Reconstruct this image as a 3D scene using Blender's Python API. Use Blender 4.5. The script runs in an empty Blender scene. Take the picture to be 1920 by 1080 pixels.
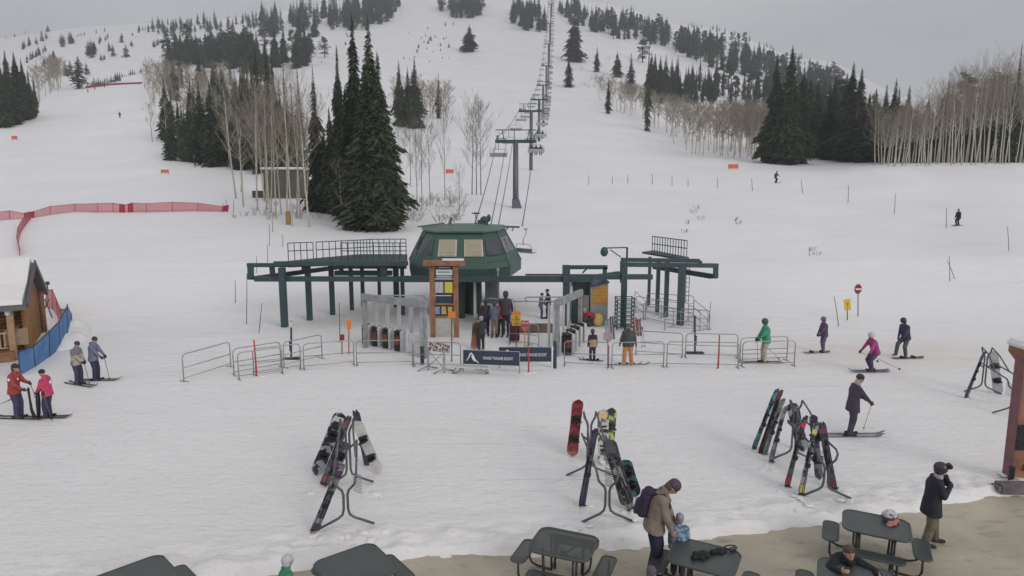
import bpy, math, random
from mathutils import Vector, Matrix, noise
from math import sin, cos, pi, radians as R, tan, atan, sqrt
V = Vector
rnd = random.Random(11)
SC = bpy.context.scene
COL = SC.collection
F, CH, PIT = 1234.0, 7.0, R(8.3)

# ------------------------------------------------------------------ camera
cam = bpy.data.cameras.new("camera"); camo = bpy.data.objects.new("camera", cam); COL.objects.link(camo)
camo.location = (0, 0, CH); camo.rotation_euler = (R(90) - PIT, 0, 0)
cam.sensor_width = 36; cam.lens = 36 * F / 1920; cam.clip_start = .1; cam.clip_end = 12000
SC.camera = camo

def ray(px, py):
    x, y = (px - 960) / F, (540 - py) / F
    return V((x, cos(PIT) + y * sin(PIT), -sin(PIT) + y * cos(PIT)))
def P(px, py, Y):                      # the point seen at a pixel, Y metres out
    d = ray(px, py); return V((0, 0, CH)) + d * (Y / d.y)
def mpp(p):                            # metres per photo pixel at a point
    return (p[1] * cos(PIT) - (p[2] - CH) * sin(PIT)) / F
def proj(p):
    d = p[1] * cos(PIT) - (p[2] - CH) * sin(PIT)
    u = p[1] * sin(PIT) + (p[2] - CH) * cos(PIT)
    return 960 + F * p[0] / d, 540 - F * u / d

# ------------------------------------------------------------------ materials
MATS = {}
def mat(name, col, rough=.6, metal=0., var=.12, scale=6., bump=0., bscale=40., spec=.4, alt=None, altpos=.55, altw=.1, alpha=None):
    if name in MATS: return MATS[name]
    m = bpy.data.materials.new(name); m.use_nodes = True; nt = m.node_tree; N = nt.nodes; L = nt.links
    b = N["Principled BSDF"]; b.inputs["Roughness"].default_value = rough; b.inputs["Metallic"].default_value = metal
    b.inputs["Specular IOR Level"].default_value = spec
    tc = N.new("ShaderNodeTexCoord"); nz = N.new("ShaderNodeTexNoise"); nz.inputs["Scale"].default_value = scale
    nz.inputs["Detail"].default_value = 4; L.new(tc.outputs["Object"], nz.inputs["Vector"])
    cr = N.new("ShaderNodeValToRGB")
    if alt is None:
        a = [max(0, c * (1 - var)) for c in col]; c2 = [min(1, c * (1 + var)) for c in col]
        cr.color_ramp.elements[0].position = .3; cr.color_ramp.elements[1].position = .7
    else:
        a, c2 = col, alt
        cr.color_ramp.elements[0].position = altpos - altw; cr.color_ramp.elements[1].position = altpos + altw
    cr.color_ramp.elements[0].color = (*a, 1); cr.color_ramp.elements[1].color = (*c2, 1)
    L.new(nz.outputs["Fac"], cr.inputs["Fac"]); L.new(cr.outputs["Color"], b.inputs["Base Color"])
    if bump:
        n2 = N.new("ShaderNodeTexNoise"); n2.inputs["Scale"].default_value = bscale; n2.inputs["Detail"].default_value = 5
        L.new(tc.outputs["Object"], n2.inputs["Vector"])
        bp = N.new("ShaderNodeBump"); bp.inputs["Strength"].default_value = bump; bp.inputs["Distance"].default_value = .02
        L.new(n2.outputs["Fac"], bp.inputs["Height"]); L.new(bp.outputs["Normal"], b.inputs["Normal"])
    if alpha:                          # perforated sheet / netting: real holes on a regular pitch
        pitch, open_ = alpha
        sp = N.new("ShaderNodeSeparateXYZ"); L.new(tc.outputs["Object"], sp.inputs[0])
        def mt(op, a_, b_=0.):
            q = N.new("ShaderNodeMath"); q.operation = op
            for i, x in enumerate((a_, b_)):
                if isinstance(x, (int, float)): q.inputs[i].default_value = x
                else: L.new(x, q.inputs[i])
            return q.outputs[0]
        flat = pitch < 0; pt = abs(pitch)
        u = mt('ADD', mt('MULTIPLY', sp.outputs[0], 1. if flat else .83), mt('MULTIPLY', sp.outputs[1], 0. if flat else .56)); v_ = sp.outputs[1] if flat else sp.outputs[2]
        fu = mt('LESS_THAN', mt('FRACT', mt('MULTIPLY', u, pt)), open_); fv = mt('LESS_THAN', mt('FRACT', mt('MULTIPLY', v_, pt)), open_)
        L.new(mt('MAXIMUM', fu, fv), b.inputs["Alpha"])
    MATS[name] = m; return m

# ------------------------------------------------------------------ mesh building
class MB:
    def __init__(s): s.v = []; s.f = []; s.m = []; s.sm = []
    def add(s, vs, fs, mi=0, sm=False):
        o = len(s.v); s.v += [tuple(p) for p in vs]
        for q in fs: s.f.append(tuple(i + o for i in q)); s.m.append(mi); s.sm.append(sm)
    def box(s, c, d, rot=None, mi=0, bev=0):
        hx, hy, hz = d[0] / 2, d[1] / 2, d[2] / 2; c = V(c)
        if bev:
            b = min(bev, hx * .9, hy * .9, hz * .9); vs = []
            for z, k in ((-hz, 1), (-hz + b, 0), (hz - b, 0), (hz, 1)):
                e = b * k
                for (x, y) in ((-hx + e, -hy + b + 0), (-hx + b, -hy + e), (hx - b, -hy + e), (hx - e, -hy + b), (hx - e, hy - b), (hx - b, hy - e), (-hx + b, hy - e), (-hx + e, hy - b)):
                    vs.append(V((x, y, z)))
            fs = [tuple(range(7, -1, -1)), tuple(range(24, 32))]
            for r in range(3):
                for i in range(8): j = (i + 1) % 8; fs.append((r * 8 + i, r * 8 + j, r * 8 + 8 + j, r * 8 + 8 + i))
        else:
            vs = [V((x, y, z)) for z in (-hz, hz) for (x, y) in ((-hx, -hy), (hx, -hy), (hx, hy), (-hx, hy))]
            fs = [(3, 2, 1, 0), (4, 5, 6, 7), (0, 1, 5, 4), (1, 2, 6, 5), (2, 3, 7, 6), (3, 0, 4, 7)]
        if rot is not None: vs = [rot @ p for p in vs]
        s.add([p + c for p in vs], fs, mi)
    def bar(s, a, b, w, h=None, mi=0, up=(0, 0, 1)):
        a, b = V(a), V(b); h = h or w; d = b - a; L = d.length
        if L < 1e-6: return
        y = d / L; u = V(up)
        if abs(y.dot(u)) > .98: u = V((0, 1, 0)) if abs(y.y) < .9 else V((1, 0, 0))
        x = y.cross(u).normalized(); z = x.cross(y)
        rot = Matrix((x, y, z)).transposed()
        s.box((a + b) / 2, (w, L, h), rot, mi)
    def tube(s, pts, r, n=8, mi=0, caps=True, sm=True):
        pts = [V(p) for p in pts]; k = len(pts)
        rr = r if isinstance(r, (list, tuple)) else [r] * k
        vs = []; ref = V((0, 0, 1))
        d0 = (pts[1] - pts[0]).normalized()
        if abs(d0.dot(ref)) > .9: ref = V((1, 0, 0))
        x = d0.cross(ref).normalized()
        for i in range(k):
            if i == 0: d = pts[1] - pts[0]
            elif i == k - 1: d = pts[-1] - pts[-2]
            else: d = (pts[i + 1] - pts[i]).normalized() + (pts[i] - pts[i - 1]).normalized()
            d = d.normalized() if d.length > 1e-9 else d0
            x = (x - d * x.dot(d)).normalized(); y = d.cross(x)
            for j in range(n):
                a = 2 * pi * j / n; vs.append(pts[i] + (x * cos(a) + y * sin(a)) * rr[i])
        fs = []
        for i in range(k - 1):
            for j in range(n): q = (j + 1) % n; fs.append((i * n + j, i * n + q, (i + 1) * n + q, (i + 1) * n + j))
        if caps: fs.append(tuple(range(n - 1, -1, -1))); fs.append(tuple(range((k - 1) * n, k * n)))
        s.add(vs, fs, mi, sm)
    def ell(s, c, r, rot=None, n=12, m=8, mi=0, sm=True):
        c = V(c); vs = []; fs = []
        for i in range(m + 1):
            t = pi * i / m
            for j in range(n):
                a = 2 * pi * j / n; p = V((r[0] * sin(t) * cos(a), r[1] * sin(t) * sin(a), r[2] * cos(t)))
                vs.append((rot @ p if rot is not None else p) + c)
        for i in range(m):
            for j in range(n): q = (j + 1) % n; fs.append((i * n + j, (i + 1) * n + j, (i + 1) * n + q, i * n + q))
        s.add(vs, fs, mi, sm)
    def cap(s, a, b, r0, r1, n=10, mi=0):   # tapered limb with round ends
        a, b = V(a), V(b); d = (b - a); L = d.length; d = d / L if L > 1e-6 else V((0, 0, 1))
        pts = []; rr = []
        for t in (-.98, -.75, -.4, 0): pts.append(a + d * r0 * t); rr.append(r0 * sqrt(max(.02, 1 - t * t)))
        for t in (0, .4, .75, .98): pts.append(b + d * r1 * t); rr.append(r1 * sqrt(max(.02, 1 - t * t)))
        s.tube(pts, rr, n, mi)
    def loft(s, rings, mi=0, sm=True, n=14):  # rings: centre, x axis vector, y axis vector
        vs = []; k = len(rings)
        for c, ax, ay in rings:
            for j in range(n): a = 2 * pi * j / n; vs.append(V(c) + V(ax) * cos(a) + V(ay) * sin(a))
        fs = []
        for i in range(k - 1):
            for j in range(n): q = (j + 1) % n; fs.append((i * n + j, i * n + q, (i + 1) * n + q, (i + 1) * n + j))
        fs.append(tuple(range(n - 1, -1, -1))); fs.append(tuple(range((k - 1) * n, k * n)))
        s.add(vs, fs, mi, sm)
    def prism(s, poly, a, b, mi=0):         # poly of 3D points, extruded by the vector b-a
        e = V(b) - V(a); n = len(poly); vs = [V(p) for p in poly] + [V(p) + e for p in poly]
        fs = [tuple(range(n - 1, -1, -1)), tuple(range(n, 2 * n))] + [(i, (i + 1) % n, n + (i + 1) % n, n + i) for i in range(n)]
        s.add(vs, fs, mi)
    def off(s, o, rz=0):
        o = V(o)
        if rz:
            M = Matrix.Rotation(rz, 3, 'Z'); s.v = [tuple(M @ V(p) + o) for p in s.v]
        else: s.v = [(p[0] + o.x, p[1] + o.y, p[2] + o.z) for p in s.v]
        return s
    def build(s, name, mats, parent=None, world=False, loc=None, rz=0):
        me = bpy.data.meshes.new(name)
        if world and parent is not None:
            o = parent.location; s.v = [(p[0] - o.x, p[1] - o.y, p[2] - o.z) for p in s.v]
        if world and parent is None and loc is not None:
            s.v = [(p[0] - loc[0], p[1] - loc[1], p[2] - loc[2]) for p in s.v]
        me.from_pydata(s.v, [], s.f)
        if not isinstance(mats, (list, tuple)): mats = [mats]
        for m in mats: me.materials.append(m)
        if len(mats) > 1: me.polygons.foreach_set("material_index", s.m)
        if any(s.sm): me.polygons.foreach_set("use_smooth", s.sm)
        me.update()
        ob = bpy.data.objects.new(name, me); COL.objects.link(ob)
        if parent is not None: ob.parent = parent
        if loc is not None: ob.location = loc
        if rz: ob.rotation_euler[2] = rz
        return ob

def tag(o, label=None, cat=None, group=None, kind=None):
    if label: o["label"] = label
    if cat: o["category"] = cat
    if group: o["group"] = group
    if kind: o["kind"] = kind
    return o
def empty(name, loc, label, cat, group=None, rz=0):
    o = bpy.data.objects.new(name, None); COL.objects.link(o); o.location = loc; o.rotation_euler = (0, 0, rz)
    o.empty_display_size = .1
    return tag(o, label, cat, group)
def copy_tree(o, label=None, kids=None, parent=None, group=None):
    c = o.copy(); COL.objects.link(c)
    if parent is not None: c.parent = parent
    for ch in list(o.children): copy_tree(ch, parent=c)
    if label: c["label"] = label
    if group: c["group"] = group
    return c
def mesh_text(txt, size, align='CENTER', depth=.004):
    cu = bpy.data.curves.new("lettering", 'FONT'); cu.body = txt; cu.size = size; cu.align_x = align; cu.align_y = 'CENTER'
    cu.extrude = depth; cu.resolution_u = 2
    ob = bpy.data.objects.new("tmp", cu); COL.objects.link(ob)
    me = bpy.data.meshes.new_from_object(ob.evaluated_get(bpy.context.evaluated_depsgraph_get()))
    vs = [v.co.copy() for v in me.vertices]; fs = [tuple(p.vertices) for p in me.polygons]
    bpy.data.objects.remove(ob); bpy.data.curves.remove(cu); bpy.data.meshes.remove(me)
    return vs, fs
def put_text(mb, txt, size, origin, xax, zax, mi=0, depth=.004, align='CENTER', sx=1.):
    vs, fs = mesh_text(txt, size, align, depth); x, z = V(xax).normalized(), V(zax).normalized(); nrm = x.cross(z)
    mb.add([V(origin) + x * v.x * sx + z * v.y + nrm * v.z for v in vs], fs, mi)

# ------------------------------------------------------------------ terrain
YR = [50, 70, 90, 120, 170, 240, 330, 450, 600, 800, 1100, 1500, 2100]
TAB = {
 0:    [500, 432, 392, 345, 282, 217, 168, 140, 114, 91, 74, 92, 130],
 250:  [500, 430, 390, 342, 277, 207, 164, 133, 102, 73, 48, 60, 90],
 450:  [500, 430, 390, 345, 292, 237, 187, 142, 102, 66, 36, 45, 70],
 700:  [500, 430, 390, 345, 297, 246, 198, 148, 97, 48, 2, 12, 50],
 850:  [500, 430, 389, 345, 298, 249, 201, 150, 99, 45, -28, -45, -20],
 1000: [500, 430, 389, 345, 298, 249, 202, 152, 101, 50, -20, -48, -20],
 1100: [500, 430, 388, 344, 298, 251, 205, 158, 108, 60, 8, 14, 45],
 1300: [495, 428, 386, 340, 301, 264, 226, 185, 142, 95, 52, 62, 95],
 1500: [488, 424, 382, 335, 304, 281, 254, 220, 184, 148, 112, 122, 150],
 1700: [484, 420, 378, 316, 301, 291, 276, 255, 232, 207, 185, 192, 210],
 1920: [478, 412, 370, 312, 302, 297, 291, 283, 275, 266, 255, 260, 270]}
CK = sorted(TAB); LY = [math.log(y) for y in YR]
def cr4(a, b, c, d, t):
    return b + .5 * t * (c - a + t * (2 * a - 5 * b + 4 * c - d + t * (3 * (b - c) + d - a)))
def vcol(k, ly):
    T = TAB[k]
    if ly <= LY[0]: i = 0; t = 0.
    else:
        i = 0
        while i < len(LY) - 2 and ly > LY[i + 1]: i += 1
        t = min(1., (ly - LY[i]) / (LY[i + 1] - LY[i]))
    a, b = LY[i], LY[i + 1]; h = b - a
    s0 = (T[i + 1] - T[i - 1]) / (LY[i + 1] - LY[i - 1]) if i > 0 else (T[1] - T[0]) / h
    s1 = (T[i + 2] - T[i]) / (LY[i + 2] - LY[i]) if i + 2 < len(LY) else (T[i + 1] - T[i]) / h
    t2, t3 = t * t, t * t * t
    return (2*t3-3*t2+1)*T[i] + (t3-2*t2+t)*h*s0 + (-2*t3+3*t2)*T[i+1] + (t3-t2)*h*s1
def vel(c, Y):
    c = max(0., min(1919.9, c)); ly = math.log(Y)
    j = 0
    while c > CK[j + 1]: j += 1
    t = (c - CK[j]) / (CK[j + 1] - CK[j]); t = t * t * (3 - 2 * t)
    return vcol(CK[j], ly) * (1 - t) + vcol(CK[j + 1], ly) * t
def zrow(c, Y):
    v = vel(c, Y); y = (540 - v) / F
    return CH + Y * (-sin(PIT) + y * cos(PIT)) / (cos(PIT) + y * sin(PIT))
SN = .13
EDGE = [(-30, 8.6), (-12, 9.4), (-8, 10.2), (-5.6, 10.9), (-4.0, 11.32), (-1.9, 11.75), (0, 11.85), (2.55, 12.1), (4.25, 12.55), (6.65, 13.05), (8.75, 13.65), (11.0, 14.3), (12.2, 14.4), (30, 15)]
def edgeY(X):
    if X <= EDGE[0][0]: return EDGE[0][1]
    for (a, b), (c, d) in zip(EDGE, EDGE[1:]):
        if X <= c: return b + (d - b) * (X - a) / (c - a)
    return EDGE[-1][1]
def ground(X, Y):
    if Y < 50:
        z = 0.
        if Y > 34:
            z50 = zrow(960 + F * X / 50, 50.) - .0; t = (Y - 34) / 16.
            s50 = .09 * 16
            z = (-2*t**3+3*t*t) * z50 + (t**3-t*t) * s50
        z += SN
        n = noise.noise(V((X * .35, Y * .35, 0))) * .04 + noise.noise(V((X * .08, Y * .08, 3))) * .08 * min(1, max(0, (Y - 14) / 14))
        e = Y - edgeY(X) + .14 * noise.noise(V((X * 1.1, Y * .7, 5))) + .11 * noise.noise(V((X * 3.3, Y * 3.3, 5))) + .05 * noise.noise(V((X * 9, Y * 9, 8)))
        if e < 3:
            k = max(0., min(1., (e + .05) / .3)); k = k * k * (3 - 2 * k)
            lump = max(0, 1 - abs(e - .5) / 1.3)
            n += lump * (.04 + .12 * noise.noise(V((X * 2.1, Y * 2.6, 1))) + .08 * noise.noise(V((X * 6, Y * 6, 2))) + .03 * noise.noise(V((X * 13, Y * 13, 2))))
            return (z + n + .06) * k - .06
        return z + n
    c = 960 + F * X / Y
    z = zrow(c, Y) + SN * max(0, 1 - (Y - 50) / 30)
    a = min(Y, 600) * .0035
    z += a * noise.noise(V((X * .03, Y * .03, 2))) + a * .35 * noise.noise(V((X * .12, Y * .12, 7))) + .04 * noise.noise(V((X * .5, Y * .5, 0)))
    return z
def hit(px, py):
    d = ray(px, py); y = 8.
    while y < 2000:
        p = V((0, 0, CH)) + d * (y / d.y)
        if p.z <= max(ground(p.x, y), 0):
            lo, hi = y / 1.01, y
            for _ in range(14):
                m = (lo + hi) / 2; p = V((0, 0, CH)) + d * (m / d.y)
                if p.z <= max(ground(p.x, m), 0): hi = m
                else: lo = m
            p = V((0, 0, CH)) + d * (hi / d.y); return V((p.x, p.y, max(ground(p.x, p.y), 0)))
        y *= 1.01
    return None
def at(px, py):
    p = hit(px, py)
    return p if p is not None else P(px, py, 1000.)
def G(X, Y): return V((X, Y, max(ground(X, Y), 0.)))

def snow_material():
    m = bpy.data.materials.new("snow"); m.use_nodes = True; nt = m.node_tree; N = nt.nodes; L = nt.links
    b = N["Principled BSDF"]; b.inputs["Roughness"].default_value = .55; b.inputs["Specular IOR Level"].default_value = .25
    tc = N.new("ShaderNodeTexCoord"); sep = N.new("ShaderNodeSeparateXYZ"); L.new(tc.outputs["Object"], sep.inputs[0])
    def nz(scale, det, sx=1., sy=1., rough=.55):
        mp = N.new("ShaderNodeMapping"); mp.inputs["Scale"].default_value = (sx, sy, 1); L.new(tc.outputs["Object"], mp.inputs[0])
        n = N.new("ShaderNodeTexNoise"); n.inputs["Scale"].default_value = scale; n.inputs["Detail"].default_value = det
        n.inputs["Roughness"].default_value = rough; L.new(mp.outputs[0], n.inputs["Vector"]); return n
    def mth(op, a, b_, clamp=False):
        q = N.new("ShaderNodeMath"); q.operation = op; q.use_clamp = clamp
        for i, x in enumerate((a, b_)):
            if isinstance(x, (int, float)): q.inputs[i].default_value = x
            else: L.new(x, q.inputs[i])
        return q.outputs[0]
    near = N.new("ShaderNodeMapRange"); L.new(sep.outputs[1], near.inputs[0])
    near.inputs[1].default_value = 12; near.inputs[2].default_value = 60; near.inputs[3].default_value = 1; near.inputs[4].default_value = 0
    big = nz(.06, 4); mid = nz(.9, 5, .35, 1.6); fine = nz(7, 6, .6, 1.3, .65)
    cr = N.new("ShaderNodeValToRGB"); cr.color_ramp.elements[0].color = (.775, .755, .76, 1); cr.color_ramp.elements[1].color = (.83, .815, .83, 1)
    cr.color_ramp.elements[0].position = .35; cr.color_ramp.elements[1].position = .65; L.new(big.outputs["Fac"], cr.inputs[0])
    # scuffed, dirty specks close to the patio
    sp = nz(5.5, 5, .5, 1.4, .7); sr = N.new("ShaderNodeValToRGB"); sr.color_ramp.elements[0].position = .57; sr.color_ramp.elements[1].position = .70
    sr.color_ramp.elements[0].color = (0, 0, 0, 1); sr.color_ramp.elements[1].color = (1, 1, 1, 1); L.new(sp.outputs["Fac"], sr.inputs[0])
    k = mth('MULTIPLY', sr.outputs[0], near.outputs[0]); k = mth('MULTIPLY', k, .5)
    mx = N.new("ShaderNodeMixRGB"); L.new(k, mx.inputs[0]); L.new(cr.outputs[0], mx.inputs[1]); mx.inputs[2].default_value = (.42, .38, .33, 1)
    warm = N.new("ShaderNodeMixRGB"); L.new(mth('MULTIPLY', near.outputs[0], .35), warm.inputs[0]); L.new(mx.outputs[0], warm.inputs[1]); warm.inputs[2].default_value = (.78, .745, .70, 1)
    # worn, dirtied run-out lane where skiers stop right of the lift
    def band(sock, lo, hi, w_):
        r1 = N.new("ShaderNodeMapRange"); r1.interpolation_type = 'SMOOTHSTEP'; L.new(sock, r1.inputs[0]); r1.inputs[1].default_value = lo - w_; r1.inputs[2].default_value = lo + w_
        r2 = N.new("ShaderNodeMapRange"); r2.interpolation_type = 'SMOOTHSTEP'; L.new(sock, r2.inputs[0]); r2.inputs[1].default_value = hi - w_; r2.inputs[2].default_value = hi + w_; r2.inputs[3].default_value = 1; r2.inputs[4].default_value = 0
        return mth('MULTIPLY', r1.outputs[0], r2.outputs[0])
    lane = mth('MULTIPLY', mth('MULTIPLY', band(sep.outputs[1], 25.5, 29.5, 1.6), band(sep.outputs[0], 10.5, 21, 2.5)), mth('MULTIPLY', mid.outputs["Fac"], .75))
    wm2 = N.new("ShaderNodeMixRGB"); L.new(lane, wm2.inputs[0]); L.new(warm.outputs[0], wm2.inputs[1]); wm2.inputs[2].default_value = (.66, .59, .50, 1)
    L.new(wm2.outputs[0], b.inputs["Base Color"])
    wv = N.new("ShaderNodeTexWave"); wv.inputs["Scale"].default_value = .9; wv.inputs["Distortion"].default_value = 2.5; wv.inputs["Detail"].default_value = 3
    L.new(tc.outputs["Object"], wv.inputs["Vector"])
    h = mth('ADD', mth('MULTIPLY', mid.outputs["Fac"], .30), mth('MULTIPLY', mth('MULTIPLY', fine.outputs["Fac"], .16), near.outputs[0]))
    def tracks(rz, off, k):          # thin wandering ski ruts: contour lines of a stretched smooth noise
        mp = N.new("ShaderNodeMapping"); mp.inputs["Rotation"].default_value = (0, 0, rz); mp.inputs["Location"].default_value = (off, off * .7, 0); mp.inputs["Scale"].default_value = (.16, .6, 1); L.new(tc.outputs["Object"], mp.inputs[0])
        t = N.new("ShaderNodeTexNoise"); t.inputs["Scale"].default_value = .42; t.inputs["Detail"].default_value = 1.2; L.new(mp.outputs[0], t.inputs["Vector"])
        f = mth('FRACT', mth('MULTIPLY', t.outputs["Fac"], k), 0); r = N.new("ShaderNodeValToRGB"); r.color_ramp.elements[0].position = .0; r.color_ramp.elements[1].position = .07
        L.new(f, r.inputs[0]); return r.outputs[0]
    gate = nz(.10, 3); gr = N.new("ShaderNodeValToRGB"); gr.color_ramp.elements[0].position = .47; gr.color_ramp.elements[1].position = .6; L.new(gate.outputs["Fac"], gr.inputs[0])
    tk = mth('ADD', tracks(.2, 3., 17.), tracks(-.5, 41., 13.))
    h = mth('ADD', h, mth('MULTIPLY', mth('MULTIPLY', tk, gr.outputs[0]), .11))
    churn = nz(3.2, 6, .8, 1.5, .7); h = mth('ADD', h, mth('MULTIPLY', mth('MULTIPLY', churn.outputs["Fac"], near.outputs[0]), .30))
    h = mth('ADD', h, mth('MULTIPLY', wv.outputs["Fac"], .025)); h = mth('ADD', h, mth('MULTIPLY', big.outputs["Fac"], .9))
    bp = N.new("ShaderNodeBump"); bp.inputs["Strength"].default_value = .55; bp.inputs["Distance"].default_value = .35
    L.new(h, bp.inputs["Height"]); L.new(bp.outputs[0], b.inputs["Normal"])
    b.inputs["Subsurface Weight"].default_value = 0
    return m
SNOW = snow_material()
def terrain():
    ys = []; y = 8.3
    while y < 17: ys.append(y); y += .07
    while y < 40: ys.append(y); y *= 1.012
    while y < 2100: ys.append(y); y *= 1.016
    cs = [-1400 + 15 * i for i in range(int(4700 / 15) + 1)]
    vs = []; n = len(cs)
    for y in ys:
        for c in cs:
            x = (c - 960) / F * y; vs.append((x, y, ground(x, y)))
    fs = [(j * n + i, j * n + i + 1, (j + 1) * n + i + 1, (j + 1) * n + i) for j in range(len(ys) - 1) for i in range(n - 1)]
    mb = MB(); mb.v = vs; mb.f = fs; mb.m = [0] * len(fs); mb.sm = [True] * len(fs)
    tag(mb.build("snow_slope", SNOW), "groomed snow slope rising to the mountain", "snow", kind="structure")
    mb = MB(); mb.add([(-4000, 200, -30), (4000, 200, -30), (4000, 9000, -30), (-4000, 9000, -30)], [(0, 1, 2, 3)])
    tag(mb.build("ground", SNOW), "distant snowy ground past the slope", "ground", kind="structure")
terrain()
def patio_material():
    m = mat("wet patio", (.41, .365, .28), .5, var=.16, scale=.7, bump=.25, bscale=9)
    nt = m.node_tree; N = nt.nodes; L = nt.links; b = N["Principled BSDF"]
    tc = N.new("ShaderNodeTexCoord"); n = N.new("ShaderNodeTexNoise"); n.inputs["Scale"].default_value = 2.6; n.inputs["Detail"].default_value = 6; n.inputs["Roughness"].default_value = .7
    mp = N.new("ShaderNodeMapping"); mp.inputs["Scale"].default_value = (.6, 1.5, 1); L.new(tc.outputs["Object"], mp.inputs[0]); L.new(mp.outputs[0], n.inputs["Vector"])
    r = N.new("ShaderNodeValToRGB"); r.color_ramp.elements[0].position = .53; r.color_ramp.elements[1].position = .68
    r.color_ramp.elements[0].color = (0, 0, 0, 1); L.new(n.outputs["Fac"], r.inputs[0])
    old = b.inputs["Base Color"].links[0].from_socket; mx = N.new("ShaderNodeMixRGB"); mx.blend_type = 'MULTIPLY'
    q = N.new("ShaderNodeMath"); q.operation = 'MULTIPLY'; q.inputs[1].default_value = .8; L.new(r.outputs[0], q.inputs[0]); L.new(q.outputs[0], mx.inputs[0])
    L.new(old, mx.inputs[1]); mx.inputs[2].default_value = (.55, .55, .55, 1); L.new(mx.outputs[0], b.inputs["Base Color"])
    rr = N.new("ShaderNodeMapRange"); L.new(n.outputs["Fac"], rr.inputs[0]); rr.inputs[3].default_value = .62; rr.inputs[4].default_value = .35; L.new(rr.outputs[0], b.inputs["Roughness"])
    return m
mb = MB(); mb.add([(-40, -12, 0), (40, -12, 0), (40, 17, 0), (-40, 17, 0)], [(0, 1, 2, 3)])
tag(mb.build("patio", patio_material()), "wet tan concrete patio beside the snow", "patio", kind="structure")

# ------------------------------------------------------------------ sky and light
w = bpy.data.worlds.new("World"); SC.world = w; w.use_nodes = True; N = w.node_tree.nodes; L = w.node_tree.links
SE, SR = 24, 140
bg = N["Background"]; sky = N.new("ShaderNodeTexSky"); sky.sky_type = 'NISHITA'; sky.sun_disc = False
sky.sun_elevation = R(SE); sky.sun_rotation = R(SR); sky.air_density = 1.; sky.dust_density = 3.; sky.ozone_density = 1.
hs = N.new("ShaderNodeHueSaturation"); hs.inputs["Saturation"].default_value = .12; L.new(sky.outputs[0], hs.inputs["Color"])
tc = N.new("ShaderNodeTexCoord"); mp = N.new("ShaderNodeMapping"); mp.inputs["Scale"].default_value = (1, 1, 3.2); L.new(tc.outputs["Generated"], mp.inputs[0])
nz = N.new("ShaderNodeTexNoise"); nz.inputs["Scale"].default_value = 2.1; nz.inputs["Detail"].default_value = 5; L.new(mp.outputs[0], nz.inputs["Vector"])
cr = N.new("ShaderNodeValToRGB"); cr.color_ramp.elements[0].position = .3; cr.color_ramp.elements[1].position = .75
cr.color_ramp.elements[0].color = (4.9, 5.0, 5.25, 1); cr.color_ramp.elements[1].color = (7.1, 7.15, 7.4, 1); L.new(nz.outputs["Fac"], cr.inputs[0])
mx = N.new("ShaderNodeMixRGB"); mx.inputs[0].default_value = .9; L.new(hs.outputs[0], mx.inputs[1]); L.new(cr.outputs[0], mx.inputs[2])
L.new(mx.outputs[0], bg.inputs[0]); bg.inputs[1].default_value = .094
sl = bpy.data.lights.new("sun", 'SUN'); sl.energy = .8; sl.angle = R(25); sl.color = (1, .955, .92)
so = bpy.data.objects.new("sun", sl); COL.objects.link(so)
# direction towards the sun, matching sun_rotation (clockwise from +Y)
sd = V((sin(R(SR)) * cos(R(SE)), cos(R(SR)) * cos(R(SE)), sin(R(SE)))); so.rotation_euler = sd.to_track_quat('Z', 'Y').to_euler()
SC.view_settings.view_transform = 'Standard'; SC.view_settings.look = 'None'; SC.view_settings.exposure = .30; SC.view_settings.gamma = 1
SC.cycles.max_bounces = 6; SC.cycles.transparent_max_bounces = 12; SC.cycles.volume_bounces = 0
SNOWB = mat("snow on boughs", (.75, .76, .78), .6, var=.05)
# ------------------------------------------------------------------ lift terminal and its surroundings
GREEN = mat("green cladding", (.045, .092, .074), .45, var=.1, scale=.8)
GREENR = mat("green roof", (.075, .125, .105), .5, var=.1, scale=.8)
DKG = mat("dark green steel", (.030, .058, .052), .5, var=.15, scale=2)
STEEL = mat("blue black steel", (.034, .062, .070), .5, 0., var=.15, scale=2)
GALV = mat("galvanised steel", (.33, .335, .34), .45, .6, var=.15, scale=4)
GALVD = mat("weathered galvanised steel", (.29, .30, .305), .55, .3, var=.25, scale=3)
GLASS = mat("tinted window", (.045, .05, .055), .12, var=.3, scale=1.2, spec=.6)
CREAM = mat("cream louvre", (.62, .57, .47), .6, var=.06)
RED = mat("red paint", (.42, .035, .03), .5)
REDD = mat("dark red", (.22, .03, .035), .5)
YEL = mat("yellow sign paint", (.62, .40, .04), .5, var=.05)
ORA = mat("orange sign paint", (.62, .20, .03), .5, var=.05)
WHITE = mat("white paint", (.75, .75, .74), .5, var=.04)
NAVY = mat("navy banner", (.030, .042, .070), .6, var=.08)
BLACK = mat("black plastic", (.012, .012, .014), .45, var=.2)
WOODR = mat("reddish timber", (.26, .12, .065), .7, scale=3, var=.3, bump=.2)
WOODD = mat("deck timber", (.17, .125, .09), .8, scale=3, var=.3, bump=.2)
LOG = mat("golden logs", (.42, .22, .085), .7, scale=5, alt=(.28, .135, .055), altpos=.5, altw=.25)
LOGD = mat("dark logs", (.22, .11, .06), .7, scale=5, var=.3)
GREYP = mat("light grey panel", (.50, .505, .51), .5, var=.06)
BAMB = mat("bamboo pole", (.10, .095, .09), .7, var=.25)

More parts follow.
